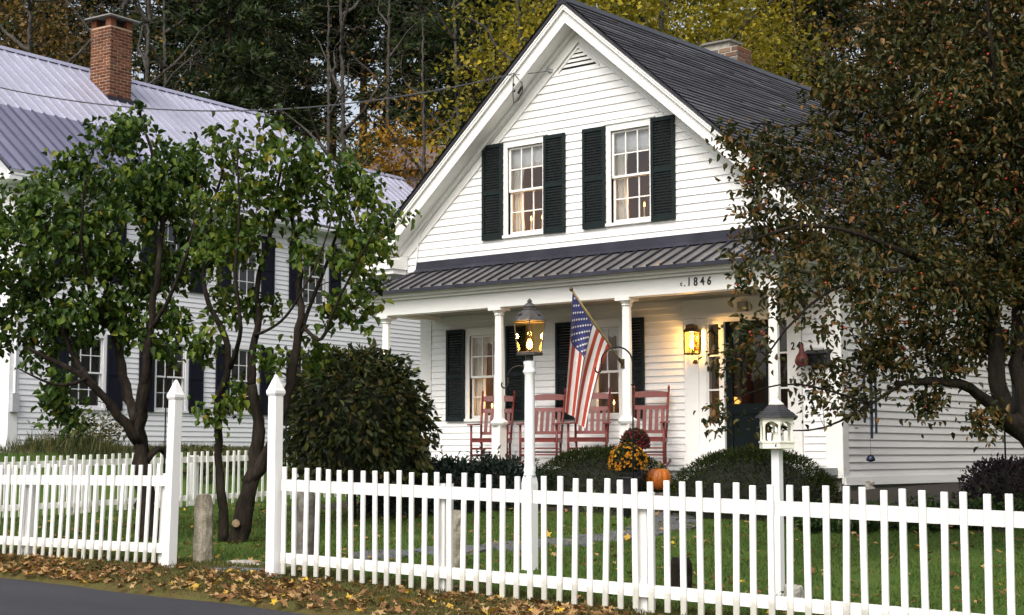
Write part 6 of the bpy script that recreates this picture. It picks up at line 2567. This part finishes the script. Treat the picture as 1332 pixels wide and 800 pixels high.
def proto_pine(seed, H, z0, R_, mat='leaf_pine'):
    rng = np.random.default_rng(seed)
    mb = MB()
    mb.tube([(0, 0, -.8), (.02, 0, H * .3), (0, .05, H * .7), (0, 0, H)], [.24, .20, .10, .02], 8)
    P_, D_ = [], []
    z = z0
    # dead stubs below the crown
    for k in range(14):
        zz = rng.uniform(2.5, z0 + 1)
        a = rng.uniform(0, 6.28)
        l = rng.uniform(.5, 1.6)
        mb.tube([(0, 0, zz), (math.cos(a) * l, math.sin(a) * l, zz + rng.uniform(-.3, .3))], [.025, .006], 4)
    while z < H - .3:
        t = (z - z0) / (H - z0)
        ln = R_ * (1 - t ** 1.4) * (.65 + .35 * min(1, t * 4)) + .25
        for k in range(5):
            if rng.random() < .22:
                continue
            a = rng.uniform(0, 6.28)
            l = ln * rng.uniform(.6, 1.1)
            tip = np.array([math.cos(a) * l, math.sin(a) * l, z + l * rng.uniform(-.05, .22)])
            mid = tip * .5 + np.array([0, 0, z * .5 + .06 * l])
            mid[2] = (z + tip[2]) / 2 + .05 * l
            mb.tube([(0, 0, z), tuple(mid), tuple(tip)], [.035, .022, .006], 4)
            m = int(18 + 46 * l)
            s = rng.uniform(.30, 1.05, m) ** .7
            q = np.array([0, 0, z]) * (1 - s[:, None]) + tip * s[:, None] + rng.normal(size=(m, 3)) * np.array([.26, .26, .13]) * (.35 + .3 * l)
            P_.append(q)
            dv = np.array([math.cos(a), math.sin(a), .35])
            D_.append(np.tile(dv, (m, 1)) + rng.normal(size=(m, 3)) * .8)
        z += rng.uniform(.38, .62)
    P_, D_ = np.concatenate(P_), np.concatenate(D_)
    V, F = leaf_geo(P_, D_, .34 * (1 + rng.uniform(-.3, .3, len(P_))), .34, rng, 'diamond', .25, .1)
    return mb, V, F, mat, 'bark_dark'


def wood():
    P_ = {
        'pine_a': proto_pine(101, 23, 5.5, 3.2),
        'pine_b': proto_pine(102, 20, 3.5, 2.8),
        'pine_c': proto_pine(103, 25, 9.0, 3.4),
        'yellow': proto_broad(111, 16, 3.2, 4.6, 560, 34, .15, 'leaf_yellow', trunk=.2, spread=.34, up_limbs=9),
        'yellow_thin': proto_broad(112, 14, 3.0, 2.6, 150, 22, .15, 'leaf_yellow', trunk=.12),
        'orange': proto_broad(113, 11, 1.2, 2.3, 200, 24, .15, 'leaf_orange', trunk=.10),
        'russet': proto_broad(114, 17, 4.0, 3.6, 230, 20, .17, 'leaf_russet', 'bark_dark', trunk=.2),
        'bare': proto_broad(115, 19, 5.5, 3.4, 240, 1, .12, 'leaf_russet', trunk=.17, bare=True),
        'bare_b': proto_broad(116, 17, 4.0, 2.8, 200, 1, .13, 'leaf_russet', trunk=.14, bare=True),
        'green': proto_broad(117, 9, .8, 2.8, 320, 26, .17, 'leaf_green_wood', 'bark_dark', trunk=.12),
        'brush': proto_broad(118, 3.2, .1, 2.0, 200, 22, .14, 'leaf_green_wood', 'bark_dark', trunk=.05, spread=.2),
    }
    made = {}

    def plant(kind, name, label, u, depth, sc=1.0, group=None, rz=0.0, dz=0.0):
        b = at(u, 590, depth)
        x, y = float(b[0]), float(b[1])
        t = thing(name, label, 'bush' if kind == 'brush' else 'tree', (x, y, gz(x, y) + dz), 0, group)
        t.rotation_euler = (0, 0, rz)
        t.scale = (sc, sc, sc)
        if kind not in made:
            w, V, F, mat, bark = P_[kind]
            tr = w.build('trunk', bark, t, org=(0, 0, 0), smooth=True)
            cr = fast_mesh('crown', V, F, mat, t, org=(0, 0, 0))
            made[kind] = (tr, cr)
        else:
            for q in made[kind]:
                c = q.copy()
                COL.objects.link(c)
                c.parent = t
        return t
    r = random.Random(77)
    plant('yellow', 'yellow_tree', 'large bright yellow-leaved tree rising behind the dark slate roof', 870, 43, 1.05, None, .4)
    plant('yellow_thin', 'yellow_tree', 'slim yellow-leaved tree just past the gable peak', 690, 41, 1.0, None, 1.2)
    plant('yellow', 'yellow_tree', 'rounded yellow-leaved tree beyond the mixed brick chimney', 940, 50, .9, None, 2.2)
    plant('yellow', 'yellow_tree', 'tall yellow-green tree between the gable peak and the mixed brick chimney', 775, 52, 1.1, None, 4.0)
    plant('yellow', 'yellow_tree', 'tall yellow-green tree deep in the wood past the chimney', 870, 62, 1.2, None, 5.0)
    plant('orange', 'orange_tree', 'slender orange-leaved tree above the far end of the long house roof', 512, 52, 1.05, None, .3)
    plant('orange', 'orange_tree', 'small orange-leaved tree by the dull red shed roof', 560, 60, .85, None, 1.9)
    plant('orange', 'orange_tree', 'low orange-leaved tree behind the end of the pale metal roof', 440, 62, .8, None, 2.9)
    for k, (u, d, s) in enumerate(((-30, 52, 1.0), (45, 60, 1.05), (105, 55, .9), (1040, 58, 1.0), (1110, 66, 1.1), (1300, 60, 1.0), (1180, 75, 1.1))):
        plant('russet', 'russet_tree', 'tall russet-brown-leaved tree in the wood behind the houses', u, d, s, 'russet trees on the wooded slope', r.uniform(0, 6))
    for k, (u, d, s) in enumerate(((22, 46, .95), (75, 66, 1.0), (150, 50, 1.0), (178, 47, 1.05), (215, 58, 1.0), (425, 53, 1.0), (448, 56, 1.05), (552, 47, .85), (600, 64, 1.0), (500, 70, 1.1), (1230, 70, 1.0))):
        plant('bare' if k % 2 == 0 else 'bare_b', 'bare_tree', 'nearly leafless grey-barked tree standing in the wood behind the houses', u, d, s, 'nearly leafless trees on the wooded slope', r.uniform(0, 6))
    pines = [(250, 66), (285, 58), (320, 72), (345, 80), (375, 104), (425, 96), (400, 88), (230, 84), (470, 84), (505, 92), (540, 76), (580, 82), (615, 70), (650, 88), (690, 76), (625, 96), (1010, 70), (180, 90), (120, 82), (60, 88), (0, 80), (-50, 70),
             (730, 90), (780, 82), (830, 95), (1030, 84), (1080, 92), (1140, 78), (1200, 90), (1260, 82), (1320, 74), (1370, 88), (300, 100), (560, 100), (1060, 66)]
    for k, (u, d) in enumerate(pines):
        plant(('pine_a', 'pine_b', 'pine_c')[k % 3], 'pine_tree', 'tall dark green pine in the wood on the slope behind the houses', u + r.uniform(-8, 8), d, r.uniform(.9, 1.12), 'dark pines on the wooded slope', r.uniform(0, 6))
    # out of view: trees added to shade the side wall, carrying on the wood
    for k, (x, y, kd, s) in enumerate(((1.0, 20.5, 'green', 1.25), (-.5, 26.0, 'pine_b', .8), (3.5, 24.0, 'russet', .9), (1.5, 31.0, 'green', 1.3), (4.5, 18.0, 'green', 1.2), (-4.0, 33.0, 'pine_b', .85))):
        lab = ['dense green tree standing nearest the side wall, past the berry tree', 'short pine close to the side wall of the house', 'russet tree beyond the side yard pine', 'dense green tree level with the back corner of the house', 'dense green tree nearest the road past the berry tree', 'pine at the back corner of the gabled house'][k]
        t_ = plant(kd, 'side_yard_tree', lab, 700, 60, s, None, k * 1.3)
        t_.location = (x, y, gz(x, y))
    for k, (u, d, s) in enumerate(((400, 58, .75), (590, 62, 1.0), (640, 58, 1.1), (530, 66, .9), (1050, 60, 1.0), (1130, 56, 1.0), (470, 68, .9), (675, 70, 1.1), (1240, 56, 1.0), (1330, 52, 1.0), (1000, 68, 1.1))):
        plant('green', 'green_tree', 'dense dark green broadleaf tree at the foot of the wooded slope', u, d, s, 'green broadleaf trees at the foot of the slope', r.uniform(0, 6))
    for k, (u, d, s) in enumerate(((375, 50, 1.0), (420, 52, 1.1), (465, 54, 1.1), (505, 56, 1.0), (545, 58, 1.1), (600, 56, 1.1), (350, 58, 1.1), (450, 62, 1.2), (1060, 50, 1.2), (1150, 48, 1.2), (1250, 46, 1.2), (1340, 44, 1.2), (15, 56, 1.2), (95, 60, 1.2), (-40, 50, 1.2))):
        plant('brush', 'brush', 'low green thicket bush at the edge of the wood behind the houses', u, d, s, 'thicket bushes along the edge of the wood', r.uniform(0, 6))


wood()
